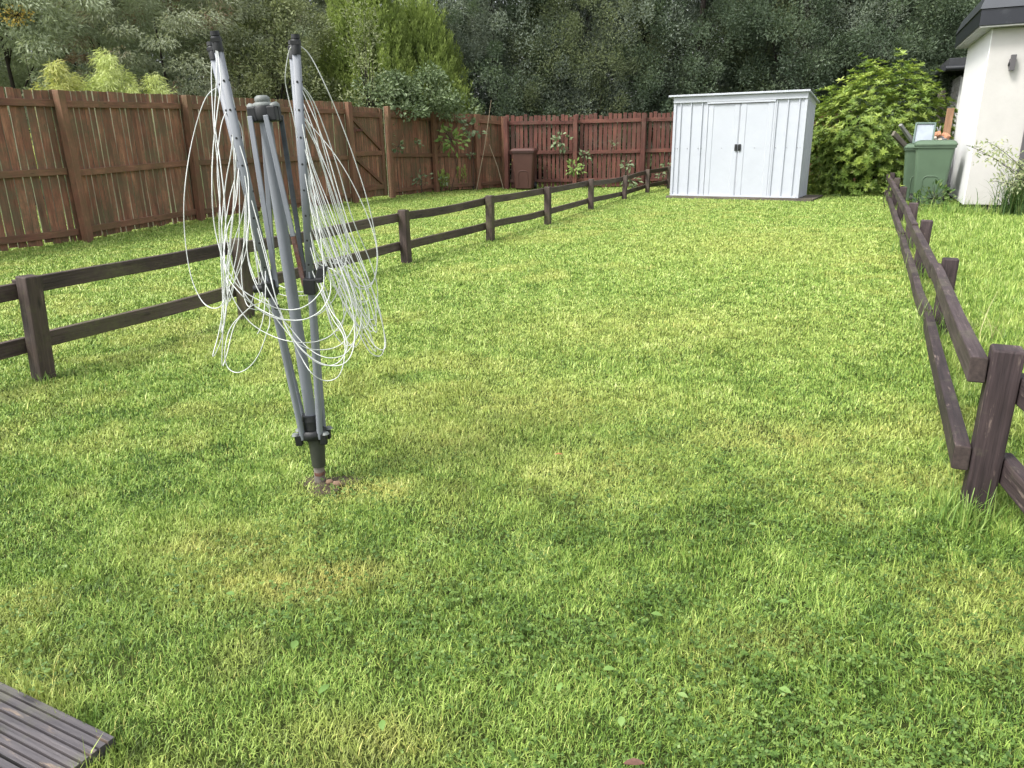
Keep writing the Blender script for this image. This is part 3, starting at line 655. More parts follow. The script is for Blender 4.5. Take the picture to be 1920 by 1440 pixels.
# ------------------------------------------------------------------ wheelie bins
def bin_(name, label, loc, face, h, wd, dp, col, colr, rot_lid=0.0, sticker=False, open_=0.0, panel=True, front=True):
    """tapered two wheeled bin; face = direction its front looks (radians)"""
    P_ = plain('bin_plastic', col, .48, 0, .08, 4, 0, colr, .25); t = thing(name, label, 'bin', loc)
    F = np.array([math.cos(face), math.sin(face), 0]); Sd = np.array([-F[1], F[0], 0]); Z = np.array([0, 0, 1.0]); O = np.array(loc, float)
    def ring(z, w_, d0, d1, r=.05, k=4):
        pts = []
        for cx, cy, a0 in ((w_/2-r, d1-r, 0), (-w_/2+r, d1-r, 1), (-w_/2+r, -d0+r, 2), (w_/2-r, -d0+r, 3)):
            for j in range(k+1):
                a = a0*math.pi/2+j/k*math.pi/2; pts.append(O+Sd*(cx+r*math.cos(a))+F*(cy+r*math.sin(a))+Z*z)
        return pts
    levels = [(.045, .72, .62, .62), (.06, .76, .66, .66), (.55*h, .90, .82, .85), (.885*h, 1.0, .95, .97), (.89*h, 1.07, 1.0, 1.04), (.925*h, 1.07, 1.0, 1.04)]
    V = []; n = 20
    for (z, a, b, c) in levels: V += ring(z, wd*a, dp/2*b, dp/2*c)
    Fs = [(i*n+k, i*n+(k+1) % n, (i+1)*n+(k+1) % n, (i+1)*n+k) for i in range(len(levels)-1) for k in range(n)]
    Fs += [list(range(n))[::-1], list(range((len(levels)-1)*n, len(levels)*n))]
    body = MB().add(V, Fs, smooth=False).build('body', P_, t)
    # embossed arch on the front
    mb = MB(); fr = lambda s_, z: O+Sd*s_+F*(dp/2*(np.interp(z, [.06, .55*h, .885*h], [.66, .85, .97]))+.003)+Z*z
    aw, zt = wd*.21, h*.47
    pts = [fr(-aw*1.02, .10)]+[fr(-aw, z) for z in np.linspace(.2, zt-.05, 3)]+[fr(-aw+.03, zt-.012), fr(-aw+.07, zt), fr(aw-.07, zt), fr(aw-.03, zt-.012)]+[fr(aw, z) for z in np.linspace(zt-.05, .2, 3)]+[fr(aw*1.02, .10)]
    mb.tube(pts, .008, 6); mb.build('arch_moulding', P_, body)
    # lid
    V = []; lv = [(.925*h, 1.10, 1.03, 1.10), (.945*h, 1.10, 1.03, 1.10), (.985*h, .99, .94, .96), (h, .80, .72, .72)]
    for (z, a, b, c) in lv: V += [p for p in ring(z, wd*a, dp/2*b, dp/2*c)]
    Fs = [(i*n+k, i*n+(k+1) % n, (i+1)*n+(k+1) % n, (i+1)*n+k) for i in range(3) for k in range(n)]+[list(range(n))[::-1], list(range(3*n, 4*n))]
    Va = np.array(V); hinge = O-F*dp/2*1.03+Z*.925*h
    if open_:
        rel = Va-hinge; x = rel@F; z = rel@Z; y = rel@Sd; ca, sa = math.cos(open_), math.sin(open_)
        Va = hinge+np.outer(x*ca-z*sa, F)+np.outer(x*sa+z*ca, Z)+np.outer(y, Sd)
    lid = MB().add(list(Va), Fs).build('lid', P_, t)
    MB().tube([O-F*(dp/2*1.1+.03)-Sd*wd*.42+Z*.90*h, O-F*(dp/2*1.1+.03)+Sd*wd*.42+Z*.90*h], .016, 10).build('handle', P_, body)
    for s_ in (-1, 1):
        c = O+Sd*s_*wd*.43-F*dp*.40+Z*.10
        w_ = MB().tube([c-Sd*s_*.025, c+Sd*s_*.025], .10, 22).build('wheel', BLACKP, t, .01)
        MB().tube([c+Sd*s_*.026, c+Sd*s_*.030], .04, 14).build('wheel_hub', GREYP, w_)
    MB().tube([O-Sd*wd*.4-F*dp*.40+Z*.10, O+Sd*wd*.4-F*dp*.40+Z*.10], .012, 8).build('axle', GALV, t)
    if sticker:
        s_ = -wd*.475; q = plain('paper_label', (.7, .72, .62), .6); y_ = plain('yellow_label', (.75, .62, .12), .6)
        mb = MB(); c = O-Sd*wd*.485+F*dp*.25+Z*.76*h
        mb.box(c, (.10, .004, .16), F, Sd, unit(np.array([Z+Sd*-.05]))[0]).build('label_sticker', q, body)
        MB().box(c-Sd*.004-Z*.02+F*.02, (.05, .004, .06), F, Sd, Z).build('label_sticker', y_, body)
    return t
bin_('wheelie_bin', 'dark brown wheelie bin in the far corner against the back fence', (.42, 20.12, 0), math.radians(-100), 1.05, .58, .66, (.085, .038, .030), (.12, .075, .05), sticker=True)
GB = (.088, .138, .086)
bin_('wheelie_bin', 'green wheelie bin standing nearest, beside the white house wall', (7.50, 13.72, 0), math.radians(-117), 1.13, .60, .66, GB, (.16, .2, .14))
bin_('wheelie_bin', 'second green wheelie bin mostly hidden behind the nearer green one', (7.70, 14.50, 0), math.radians(-117), 1.07, .58, .66, GB, (.16, .2, .14))

# ------------------------------------------------------------------ house on the right
def house():
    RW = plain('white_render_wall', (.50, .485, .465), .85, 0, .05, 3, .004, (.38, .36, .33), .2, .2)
    RS = plain('sunlit_render_wall', (.80, .80, .80), .8, 0, .02, 3, .002, None, 0, .2)  # lighter copy of the wall colour, painting in light on the left face
    FA = plain('slate_grey_fascia', (.017, .019, .026), .4, .1, .08, 4, 0, (.11, .115, .125), .2)
    FT = plain('grey_roof_trim', (.055, .06, .07), .35, .2, .08, 4); SO_ = plain('soffit_board', (.42, .42, .40), .5); AN = plain('anthracite_frame', (.085, .08, .085), .4, 0, .05)
    t = thing('house', 'white rendered flat roofed house at the right edge with dark grey fascia', 'house', T3(HO, 0))
    U = T3(HU, 0); V = T3(HV, 0); Z = np.array([0, 0, 1.0]); O = T3(HO, 0); P = lambda u, v, z: O+U*u+V*v+Z*z
    Lw, Dw, Hh, zb = 4.2, HL, 2.79, .10
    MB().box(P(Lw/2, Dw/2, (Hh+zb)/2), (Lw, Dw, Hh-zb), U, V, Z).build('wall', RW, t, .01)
    MB().box(P(-.004, Dw/2, (Hh+zb)/2), (.012, Dw+.004, Hh-zb-.004), U, V, Z).build('lit_side_wall', RS, t)  # thin added sheet; its paler colour stands in for sunlight
    MB().box(P(Lw/2+.03, Dw/2+.03, .05), (Lw-.06, Dw-.06, .11), U, V, Z).build('plinth', plain('dark_plinth', (.09, .085, .08), .9), t)
    o = .22; MB().box(P(Lw/2, Dw/2, Hh+.012), (Lw+2*o-.03, Dw+2*o-.03, .02), U, V, Z).build('soffit', SO_, t)
    MB().box(P(Lw/2, Dw/2, Hh+.14), (Lw+2*o, Dw+2*o, .235), U, V, Z).build('fascia', FA, t, .006)
    # sloping metal roof edge above the fascia
    mb = MB(); q0 = [(-o-.02, -o-.02), (Lw+o+.02, -o-.02), (Lw+o+.02, Dw+o+.02), (-o-.02, Dw+o+.02)]
    lo = [P(u, v, Hh+.262) for u, v in q0]; s_ = .05; hi = [P(u, v, Hh+.48) for u, v in ((-o+s_, -o+s_), (Lw+o-s_, -o+s_), (Lw+o-s_, Dw+o-s_), (-o+s_, Dw+o-s_))]
    mb.add(lo+hi, [(3, 2, 1, 0), (4, 5, 6, 7)]+[(i, (i+1) % 4, 4+(i+1) % 4, 4+i) for i in range(4)]); mb.build('roof', FT, t)
    # tall dark framed glazed door at the right edge of the picture
    f = MB()
    for u in (DU, DU+.95): f.box(P(u, -.02, 1.12), (.09, .06, 2.05), U, V, Z)
    f.box(P(DU+.475, -.022, 2.10), (1.04, .06, .09), U, V, Z).box(P(DU+.475, -.022, .14), (1.04, .06, .09), U, V, Z); d = f.build('door', AN, t, .004)
    gl, tt, bs = mat('dark_glass'); bs.inputs['Base Color'].default_value = (.03, .035, .04, 1); bs.inputs['Roughness'].default_value = .05
    MB().box(P(DU+.475, -.006, 1.12), (.86, .012, 1.87), U, V, Z).build('pane', gl, d)
    MB().tube([P(-.035, Dw*.8, .10), P(-.035, Dw*.8, 1.05)], .03, 12).build('drain_pipe', GALV, t)
    # wall light
    l = thing('wall_light', 'small dark grey up and down light on the white house wall', 'wall light', tuple(P(LU, -.05, LZ)))
    MB().box(P(LU, -.012, LZ), (.085, .022, .12), U, V, Z).build('back_plate', AN, l, .004)
    MB().box(P(LU, -.075, LZ), (.07, .08, .23), U, V, Z).build('lamp_body', AN, l, .004)
    MB().tube([P(LU-.036, -.05, LZ-.02), P(LU-.055, -.05, LZ-.02)], .028, 12).build('sensor_dome', BLACKP, l)
    # planter box
    p = thing('planter', 'dark grey planter box at the right edge against the house wall', 'planter', tuple(P(1.05, -.3, 0)))
    MB().box(P(1.16, -.30, .22), (.9, .36, .46), U, V, Z, grain=0).build('box', plain('grey_planter', (.13, .14, .13), .6, 0, .15, 6), p, .01)
    MB().box(P(1.16, -.30, .46), (.82, .28, .012), U, V, Z).build('soil', plain('soil', (.04, .03, .022), .95), p)
HL, DU, LU, LZ = 3.0, .70, .33, 2.27
house()
def outbuilding():
    U = T3(HU, 0); V = T3(HV, 0); Z = np.array([0, 0, 1.0]); O = at(1793, 200, 17.2); O[2] = 0; P = lambda u, v, z: O+U*u+V*v+Z*z
    t = thing('outbuilding', 'old grey boarded outbuilding with black gutter behind the house', 'outbuilding', tuple(O))
    mb = MB(); rng = np.random.default_rng(3)
    for k in range(17): mb.box(P(1.5, -.01, .1+.14*k), (3.0, .03, .135), U, unit((V+Z*.12)[None])[0], unit((Z-V*.12)[None])[0], rng.random(), grain=0)
    mb.build('wall', W_GREY, t); mb = MB()
    for k in range(17): mb.box(P(0.0, 1.5, .1+.14*k), (.03, 2.9, .135), U, V, Z, rng.random(), grain=1)
    mb.build('wall', W_GREY, t)
    MB().box(P(.05, -.04, 1.2), (.1, .03, 2.35), U, V, Z).build('corner_board', plain('white_corner_board', (.6, .6, .58), .6), t)
    BL = plain('black_gutter', (.02, .022, .026), .4)
    MB().box(P(1.4, 1.3, 2.66), (3.4, 3.3, .16), U, V, unit((Z+U*.0)[None])[0]).build('roof', plain('black_felt_roof', (.03, .032, .036), .8, 0, .2, 12), t, .01)
    MB().tube([P(-.34, -.36, 2.54), P(3.0, -.36, 2.54)], .055, 10).tube([P(-.36, -.36, 2.54), P(-.36, 2.8, 2.54)], .055, 10).build('gutter', BL, t)
outbuilding()

# rubble and timber stacked by the bins
def junk():
    def plank(a, b, w_, h_, m, lab, name='timber_offcut', cat='timber'):
        o = MB().bar(a, b, w_, h_, var=.5); q = (np.array(a)+np.array(b))/2; q = np.array(a, float)
        t = bpy.data.objects.new('x', None); t.location = q; ob = o.build(name, m, None, .004)
        ob.data.transform(Matrix.Translation(-Vector(q))); ob.location = q; bpy.data.objects.remove(t); return props(ob, lab, cat)
    plank(at(1722, 300, 14.6), at(1675, 250, 14.2), .05, .09, W_OLD, 'dark timber offcut with pale sawn end sticking out left of the green bins')
    plank(at(1728, 290, 14.75), at(1688, 234, 14.5), .06, .05, W_GREY, 'grey weathered timber sticking up behind the green bins')
    plank(at(1735, 292, 14.9), at(1700, 246, 14.85), .05, .03, W_OLD, 'thin brown batten beside the grey timber behind the green bins')
    plank(at(1766, 300, 15.1), at(1783, 203, 15.6), .13, .025, W_RAW, 'fresh orange board leaning against the house corner behind the bins')
    plank(np.array([*(at(1764, 300, 17)[:2]), 0]), at(1766, 170, 17.2), .12, .10, W_OLD, 'old upright dark post behind the bins', 'old_post', 'post')
    plank(at(1745, 300, 15.0), at(1764, 236, 15.0), .035, .02, W_GREY, 'thin pale lath leaning in the rubble behind the bins')
    plank(at(1775, 300, 14.9), at(1757, 238, 15.0), .03, .02, GALV, 'thin grey metal strip in the rubble behind the bins', 'metal_strip', 'scrap')
    # upturned pale tray
    c = at(1733, 250, 14.45); t = thing('plastic_tray', 'pale blue white tray with dark rim propped on the near green bin', 'tray', tuple(c))
    F = np.array([-.49, -.87, 0]); Sd = np.array([.87, -.49, 0]); Z = unit(np.array([[.16, .25, 1]]))[0]; F = F-Z*(F@Z); F /= np.linalg.norm(F); Sd = np.cross(F, Z)*-1
    MB().box(c, (.29, .03, .33), Sd, F, Z).build('panel', plain('pale_panel', (.30, .34, .39), .35), t, .006)
    mb = MB()
    for s_ in (-1, 1): mb.box(c+Sd*s_*.155+F*.012, (.03, .06, .36), Sd, F, Z).box(c+Z*s_*.175+F*.012, (.335, .058, .03), Sd, F, Z)
    mb.build('rim', plain('dark_green_rim', (.10, .15, .13), .4), t, .006)
    rng = np.random.default_rng(2)
    cols = [plain('brick_rubble', (.5, .25, .15), .9, 0, .2, 20, .004), plain('pale_rubble', (.5, .45, .38), .9, 0, .2, 20, .004), plain('dark_rubble', (.16, .16, .17), .8, 0, .2, 20)]
    spec = [(1747, 262, 'pinkish rubble lump just right of the pale tray', 1), (1757, 252, 'orange brick piece high in the rubble behind the bins', 0), (1768, 262, 'dark scrap lump in the rubble behind the bins', 2), (1774, 255, 'orange rubble piece nearest the house wall', 0), (1762, 264, 'grey rubble lump low behind the bin lid', 1)]
    for px, py, lab, k in spec:
        c = at(px, py, 14.7); mb = MB(); D = rng.normal(0, 1, (3, 3)); q, _ = np.linalg.qr(D)
        mb.box((0, 0, 0), (.13, .11, .08), q[0], q[1], q[2]).box(q[0]*.03, (.08, .13, .06), q[0], q[1], q[2])
        ob = mb.build('rubble_piece', cols[k], None, .012); ob.location = c; props(ob, lab, 'rubble', 'rubble heaped behind the green bins')
    # heap that carries it all
    o = MB()
    for k in range(26):
        D = rng.normal(0, 1, (3, 3)); q, _ = np.linalg.qr(D); g = np.array([8.28+rng.normal(0, .10), 15.3+rng.normal(0, .2), rng.uniform(.05, .95)]); o.box(g, rng.uniform(.12, .26, 3), q[0], q[1], q[2], rng.random())
    ob = o.build('rubble_heap', cols[2], None, .01); props(ob, 'dark heap of rubble and scrap behind the green bins', 'rubble heap', kind='stuff')
junk()

GROOVE = plain('dark_groove', (.022, .02, .02), .95, 0, .3, 40)  # darker colour for groove floors and board sides
# ------------------------------------------------------------------ decking, near left
def deck():
    U = T3(DKU, 0); V = T3(DKV, 0); Z = np.array([0, 0, 1.0]); P = lambda u, v, z: T3(DK0, 0)+U*u+V*v+Z*z
    t = thing('decking', 'grey weathered grooved deck boards at the bottom left corner', 'decking', tuple(P(0, 0, 0)))
    rng = np.random.default_rng(3); v = 0.0; pitch = .0200
    for b in range(8):
        n = 7; mb = MB(); L = 1.6; e = rng.uniform(0, .012)
        prof = [(0, -.03)]
        for k in range(n):
            a = k*pitch; prof += [(a+.0005, .000), (a+.0150, .000), (a+.0155, -.011), (a+pitch-.0005, -.011)] if k < n-1 else [(a+.0005, 0), (a+.0150, 0)]
        wv = prof[-1][0]; prof.append((wv, -.03)); k = len(prof)
        A = [P(e, v+p, .036+z) for p, z in prof]; B = [P(L, v+p, .036+z) for p, z in prof]; off = rng.random()*9
        fs = [(i, i+1, k+i+1, k+i) for i in range(k-1)]; uv = [[(off, prof[i][0]+off), (off, prof[i+1][0]+off), (off+L, prof[i+1][0]+off), (off+L, prof[i][0]+off)] for i in range(k-1)]
        mi_ = [1 if abs(prof[i][1]+prof[i+1][1]) > .015 else 0 for i in range(k-1)]; mb.add(A+B, fs, uv, rng.random(), mi_); mb.add(A, [list(range(k))], None, .2).build('deck_board', [W_DECK, GROOVE], t)
        v += wv+.006
    MB().box(P(.8, .55, .0), (1.5, 1.1, .03), U, V, Z, grain=0).build('joist_frame', W_OLD, t)
deck()

# ------------------------------------------------------------------ rotary clothes dryer (folded)
def dryer():
    G = gd(600, 906); Yb = G[1]; low = at(588, 812, Yb); hub = at(493, 196, Yb); Z = unit((hub-low)[None])[0]
    t = thing('rotary_clothes_dryer', 'folded grey rotary clothes dryer with loose white line, standing in the lawn', 'clothes dryer', tuple(G))
    X = np.array([1.0, 0, 0]); X = unit((X-Z*(X@Z))[None])[0]; Y = np.cross(Z, X)
    MB().tube([low-Z*.01, hub-Z*.02], .0205, 20).build('pole', GREY_TUBE, t)
    # ground part: dark sleeve, pale pipe, rusty band
    s0 = at(594, 832, Yb); s1 = at(598, 873, Yb); dz = (low-s1); dz /= np.linalg.norm(dz)
    MB().tube([low, s0, s1], [.031, .030, .0255], 20).build('ground_sleeve', SOCKETM, t)
    p = MB().tube([s1+Z*.01, G-[0, 0, .08]], .0205, 16).build('ground_pipe', plain('dirty_pipe', (.17, .15, .13), .7, 0, .3, 40, 0, (.10, .06, .04), .7), t)
    r0 = at(599, 883, Yb); MB().tube([r0, r0-Z*.014], .0216, 16).build('rust_band', RUST, p)
    # lower hub with four ears and collar
    mb = MB(); mb.tube([low-Z*.022, low-Z*.015, low+Z*.012, low+Z*.018], [.03, .047, .047, .04], 24)
    lh = mb.build('lower_hub', BLACKP, t)
    MB().tube([low+Z*.02, low+Z*.055], [.033, .033], 18).tube([low+Z*.055, low+Z*.075], [.036, .033], 18).build('collar', BLACKP, lh)
    arms = {'fl': (at(403.5, 66, 2.42), -.035, -.025), 'bl': (at(396, 86, 2.76), -.035, .025), 'fr': (at(554, 72, 2.50), .03, -.028), 'br': (at(548, 84, 2.76), .03, .028)}
    clipY = {'fl': (498, 534), 'bl': (493, 524), 'fr': (582, 530), 'br': (588, 520)}
    A = {}
    for k, (tip, ox, oy) in arms.items():
        foot = low+X*ox+Y*oy-Z*.012; d = unit((tip-foot)[None])[0]; L = np.linalg.norm(tip-foot); sc = .432; clip = foot+d*L*sc
        A[k] = (foot, tip, d, L, clip)
        a = MB().tube([foot-d*.0, clip+d*.05], .0112, 14).build('arm', GREY_TUBE, t)
        side = unit(np.cross(d, Y)[None])[0]; fw = np.cross(side, d)
        # channel section: flattened rounded tube
        ch = MB(); n = 14; P0, P1 = clip+d*.0, tip-d*.03; V = []
        for q in (P0, P1):
            for j in range(n):
                b = j*2*math.pi/n; V.append(q+side*.0125*np.sign(math.cos(b))*abs(math.cos(b))**.6+fw*.0108*np.sign(math.sin(b))*abs(math.sin(b))**.6)
        ch.add(V, [(j, (j+1) % n, n+(j+1) % n, n+j) for j in range(n)]+[list(range(n))[::-1], list(range(n, 2*n))], None, .5, 0, True)
        c = ch.build('channel', GREY_TUBE, a)
        MB().tube([tip-d*.045, tip-d*.005, tip], [.0150, .0145, .011], 14).box(tip-d*.012+side*.0, (.026, .03, .010), side, fw, d).tube([tip, tip+d*.012], [.014, .013], 12).build('end_cap', BLACKP, a)
        for h in range(9):
            ho = MB()
            q = tip-d*(.155+.104*h)*L/1.72; ho.tube([q+side*.0135, q-side*.0135], .0036, 8)
            ho.tube([q+fw*.0116, q-fw*.0116], .0036, 8)
            ho.build('line_guide', BLACKP, a)
        cl = MB().box(clip, (.042, .05, .055), side, fw, d).build('strut_clip', BLACKP, a, .004)
        # ear round the foot of the arm
        MB().box(foot-Z*.002+X*ox*.45, (.026, .022, .045), side, fw, d).build('ear', BLACKP, lh, .004)
        MB().tube([foot+X*ox*.75+Z*.016, foot+X*ox*.75+Z*.024], [.015, .010], 12).build('ear_cap', GREYP, lh)
        # strut from the head to the clip
        hx = {'fl': -.038, 'bl': -.018, 'fr': .015, 'br': .042}[k]; top = hub+X*hx+Y*oy*1.4-Z*.035
        en = clip+(-side if ox > 0 else side)*.0*1+(X*(.022 if ox < 0 else -.022)); nrm = np.array([0, -1.0, 0])
        m_ = DARKSTRUT if k == 'br' else GREY_TUBE; q1 = top*.30+en*.70 if k == 'fr' else en
        st = MB().bar(top, q1, .0165, .009, nrm).build('strut', m_, t, .002)
        if k == 'fr': MB().bar(q1, en, .0160, .0095, nrm).build('rusty_end', RUST, st, .002)
    MB().tube([A['fl'][4]-X*.02, A['fl'][4]-X*.055], [.012, .015], 10).build('knob', BLACKP, t)
    # head: dark cross with pale mushroom caps
    hd = MB().tube([hub-Z*.055, hub-Z*.05, hub-Z*.012, hub-Z*.004], [.028, .036, .038, .034], 20)
    for sx, sy in ((-1, -.4), (1, -.4), (-1, .5), (1, .5)):
        hd.box(hub+X*sx*.032+Y*sy*.042-Z*.030, (.030, .032, .048), X, Y, Z)
    h_ = hd.build('head', BLACKP, t, .005)
    for sx in (-1, 1): MB().tube([hub+X*sx*.034-Z*.006, hub+X*sx*.035+Z*.0, hub+X*sx*.034+Z*.004], [.020, .019, .012], 16).build('shoulder_cap', GREYP, h_)
    MB().tube([hub-Z*.014, hub-Z*.004, hub+Z*.004, hub+Z*.007], [.030, .033, .031, .025], 24).build('head_cap', GREYP, h_)
    MB().tube([hub+Z*.007, hub+Z*.012, hub+Z*.022, hub+Z*.028], [.022, .025, .024, .016], 24).build('cap_button', GREYP, h_)
    # the line: hanging loops from hole to hole
    def hole(k, h):
        f, tip, d, L, c = A[k]; return tip-d*(.012 if h == 0 else (.155+.104*(h-1))*L/1.72)
    ln = MB(); rng = np.random.default_rng(6)
    def bez(p0, p1, p2, p3, n=14): u = np.linspace(0, 1, n)[:, None]; return (1-u)**3*p0+3*u*(1-u)**2*p1+3*u*u*(1-u)*p2+u**3*p3
    CUR = [
    ('bl',1,'fl',3,0, 770,370, 720,530, 692,720, 693,880, 715,1030, 755,1125, 800,1156, 838,1130, 850,1000, 872,800),
    ('bl',0,'fl',2,0, 793,300, 800,450, 815,600, 825,720, 822,850, 830,1000, 835,1150, 820,1250, 799,1328, 806,1330, 830,1270, 850,1150, 862,950, 880,700),
    ('fl',0,'fr',2,-.15, 828,300, 815,420, 800,550, 795,700, 805,850, 840,980, 900,1080, 1000,1140, 1060,1160, 1130,1155, 1190,1110, 1215,1040, 1190,800),
    ('fl',1,'bl',6,-.05, 878,400, 868,560, 845,700, 830,900, 840,1080, 838,1200, 833,1366, 850,1330, 880,1220, 930,1160, 975,1130),
    ('fl',8,'bl',7,-.05, 1012,1190, 1000,1250, 970,1330, 930,1380, 885,1397, 850,1370, 845,1300, 870,1220, 940,1150, 985,1110),
    ('bl',2,'br',3,-.22, 835,450, 822,520, 815,650, 828,800, 840,950, 850,1030, 900,1100, 960,1150, 1040,1190, 1100,1200, 1170,1190, 1230,1150, 1270,1080, 1280,960, 1220,800),
    ('fl',2,'bl',4,.02, 905,480, 915,570, 925,680, 910,800, 880,900, 850,1020, 835,1130, 830,1245, 840,1200, 860,1080, 895,900),
    ('bl',3,'fl',5,.0, 885,640, 862,740, 845,850, 838,980, 843,1090, 850,1150, 870,1080, 925,930),
    ('fl',0,'fr',4,-.16, 812,300, 805,450, 825,600, 842,750, 852,900, 880,1020, 930,1120, 1000,1180, 1075,1200, 1150,1195, 1215,1150, 1240,1060, 1190,900),
    ('bl',4,'br',5,-.22, 885,760, 852,860, 842,960, 862,1090, 930,1200, 1010,1255, 1100,1282, 1190,1280, 1260,1240, 1300,1150, 1270,1020),
    ('fl',4,'br',4,-.18, 935,800, 925,900, 938,1010, 980,1110, 1040,1200, 1120,1290, 1200,1312, 1280,1290, 1330,1210, 1330,1100, 1270,960),
    ('fl',3,'fr',3,-.14, 928,650, 935,780, 950,900, 990,1050, 1040,1150, 1100,1270, 1180,1350, 1260,1372, 1312,1340, 1330,1250, 1310,1100, 1240,900),
    ('bl',5,'br',4,-.2, 925,920, 950,1030, 1000,1125, 1080,1220, 1150,1300, 1220,1340, 1290,1330, 1340,1260, 1355,1180, 1340,1050, 1260,900),
    ('fl',5,'fr',7,-.14, 1000,960, 1030,1100, 1070,1220, 1130,1310, 1200,1365, 1265,1362, 1302,1300, 1280,1220, 1230,1140),
    ('fl',6,'fr',8,-.13, 1022,1070, 1045,1150, 1090,1260, 1130,1340, 1170,1400, 1220,1428, 1270,1410, 1292,1340, 1288,1260, 1240,1180),
    ('bl',7,'br',8,.08, 990,1010, 1030,1060, 1090,1085, 1150,1085),
    ('bl',6,'br',7,.08, 960,980, 985,1060, 1040,1100, 1110,1110, 1165,1080),
    ('bl',5,'fl',6,-.02, 915,900, 905,1010, 915,1110, 935,1150, 955,1100, 985,1030),
    ('bl',4,'fl',4,.0, 880,760, 862,900, 850,1060, 862,1130, 885,1030, 925,860),
    ('fr',0,'br',2,.04, 1085,190, 1070,280, 1076,340, 1100,440, 1122,550, 1148,650, 1180,750, 1225,860, 1270,960, 1325,1065, 1375,1082, 1405,1040, 1412,930, 1370,790, 1270,600),
    ('fr',0,'br',1,.0, 1160,205, 1220,320, 1275,450, 1330,600, 1380,760, 1410,900, 1416,980, 1402,1050, 1362,1075, 1330,1040, 1300,940, 1240,740, 1180,500),
    ('br',0,'fr',1,-.02, 1102,240, 1112,350, 1125,500, 1150,620, 1190,750, 1232,870, 1290,1050, 1350,1200, 1400,1290, 1436,1312, 1446,1280, 1425,1180, 1380,1040, 1300,820, 1210,520),
    ('fr',1,'br',2,.05, 1170,370, 1220,490, 1270,640, 1322,820, 1380,960, 1410,1050, 1416,1130, 1402,1195, 1372,1180, 1330,1080, 1260,900, 1180,650),
    ('br',1,'fr',4,-.03, 1115,390, 1160,480, 1205,580, 1250,700, 1295,850, 1370,1020, 1420,1150, 1440,1250, 1440,1310, 1420,1336, 1380,1310, 1325,1200, 1240,980),
    ('fr',2,'br',3,.03, 1165,490, 1205,610, 1250,750, 1300,900, 1342,1050, 1380,1180, 1400,1238, 1372,1228, 1330,1130, 1250,940, 1180,760),
    ('br',2,'fr',3,-.05, 1145,510, 1178,630, 1230,760, 1280,900, 1300,1000, 1332,1120, 1372,1200, 1412,1246, 1400,1180, 1350,1030, 1255,850),
    ('fr',3,'br',5,.03, 1150,650, 1165,730, 1205,840, 1260,950, 1320,1080, 1362,1180, 1400,1285, 1410,1318, 1380,1285, 1320,1180, 1240,1040),
    ('br',3,'fr',6,-.08, 1152,690, 1172,790, 1205,890, 1245,1000, 1300,1110, 1336,1220, 1320,1290, 1275,1280, 1230,1180),
    ('fr',4,'br',6,.05, 1160,790, 1180,860, 1210,940, 1245,1010, 1272,1080, 1290,1190, 1262,1240, 1225,1150),
    ('br',4,'fr',6,.0, 1168,800, 1195,870, 1245,960, 1312,1040, 1368,1120, 1385,1200, 1350,1228, 1285,1130),
    ('fr',5,'br',2,.06, 1172,910, 1205,965, 1255,988, 1290,960, 1300,880, 1275,770, 1220,620),
    ('fr',6,'br',7,-.04, 1185,970, 1220,1000, 1262,1020, 1302,1085, 1340,1170, 1358,1250, 1320,1300, 1255,1180),
    ('br',6,'fr',5,.02, 1190,960, 1235,965, 1292,990, 1350,1045, 1400,1130, 1410,1215, 1380,1200, 1290,1070),
    ('fr',1,'fr',5,.10, 1170,390, 1215,560, 1262,740, 1298,880, 1302,960, 1280,1010, 1230,1010),
    ('br',1,'br',7,.12, 1160,470, 1225,660, 1290,850, 1345,980, 1380,1080, 1375,1130, 1320,1120, 1240,1060)]
    def crom(P, n=7):
        P = np.vstack([2*P[0]-P[1], P, 2*P[-1]-P[-2]]); out = []
        for i in range(1, len(P)-2):
            u = np.linspace(0, 1, n, endpoint=False)[:, None]; a, b, c, d = P[i-1], P[i], P[i+1], P[i+2]
            out.append(.5*(2*b+(c-a)*u+(2*a-5*b+4*c-d)*u*u+(3*b-3*c+d-a)*u**3))
        return np.vstack(out+[P[-2][None]])
    for q in CUR:
        a, b = hole(q[0], q[1]), hole(q[2], q[3]); pp = np.array(q[5:], float).reshape(-1, 2)/2; n = len(pp)
        mid = [at(x, y, a[1]+(b[1]-a[1])*(i+1)/(n+1)+(q[4]+rng.normal(0, .015))*math.sin(math.pi*(i+1)/(n+1))) for i, (x, y) in enumerate(pp)]
        ln.tube(list(crom(np.vstack([a, mid, b]))), .0017, 6, caps=False)
    # loose end
    a = hole('fl', 8); ln.tube(list(bez(a, a+[.0, -.02, -.03], at(503, 595, 2.45), at(483, 626, 2.45))), .0017, 6)
    ln.build('clothes_line', LINE, t)
    MB().box(at(602, 513, 2.46), (.030, .03, .050), X, Y, unit(np.array([[.35, 0, 1]]))[0]).box(at(600, 525, 2.45), (.024, .024, .016), X, Y, Z).build('line_tensioner', BLACKP, t, .004)
    MB().box(at(519, 576, 2.40), (.016, .016, .014), X, Y, Z).build('line_knot', BLACKP, t, .003)
dryer()
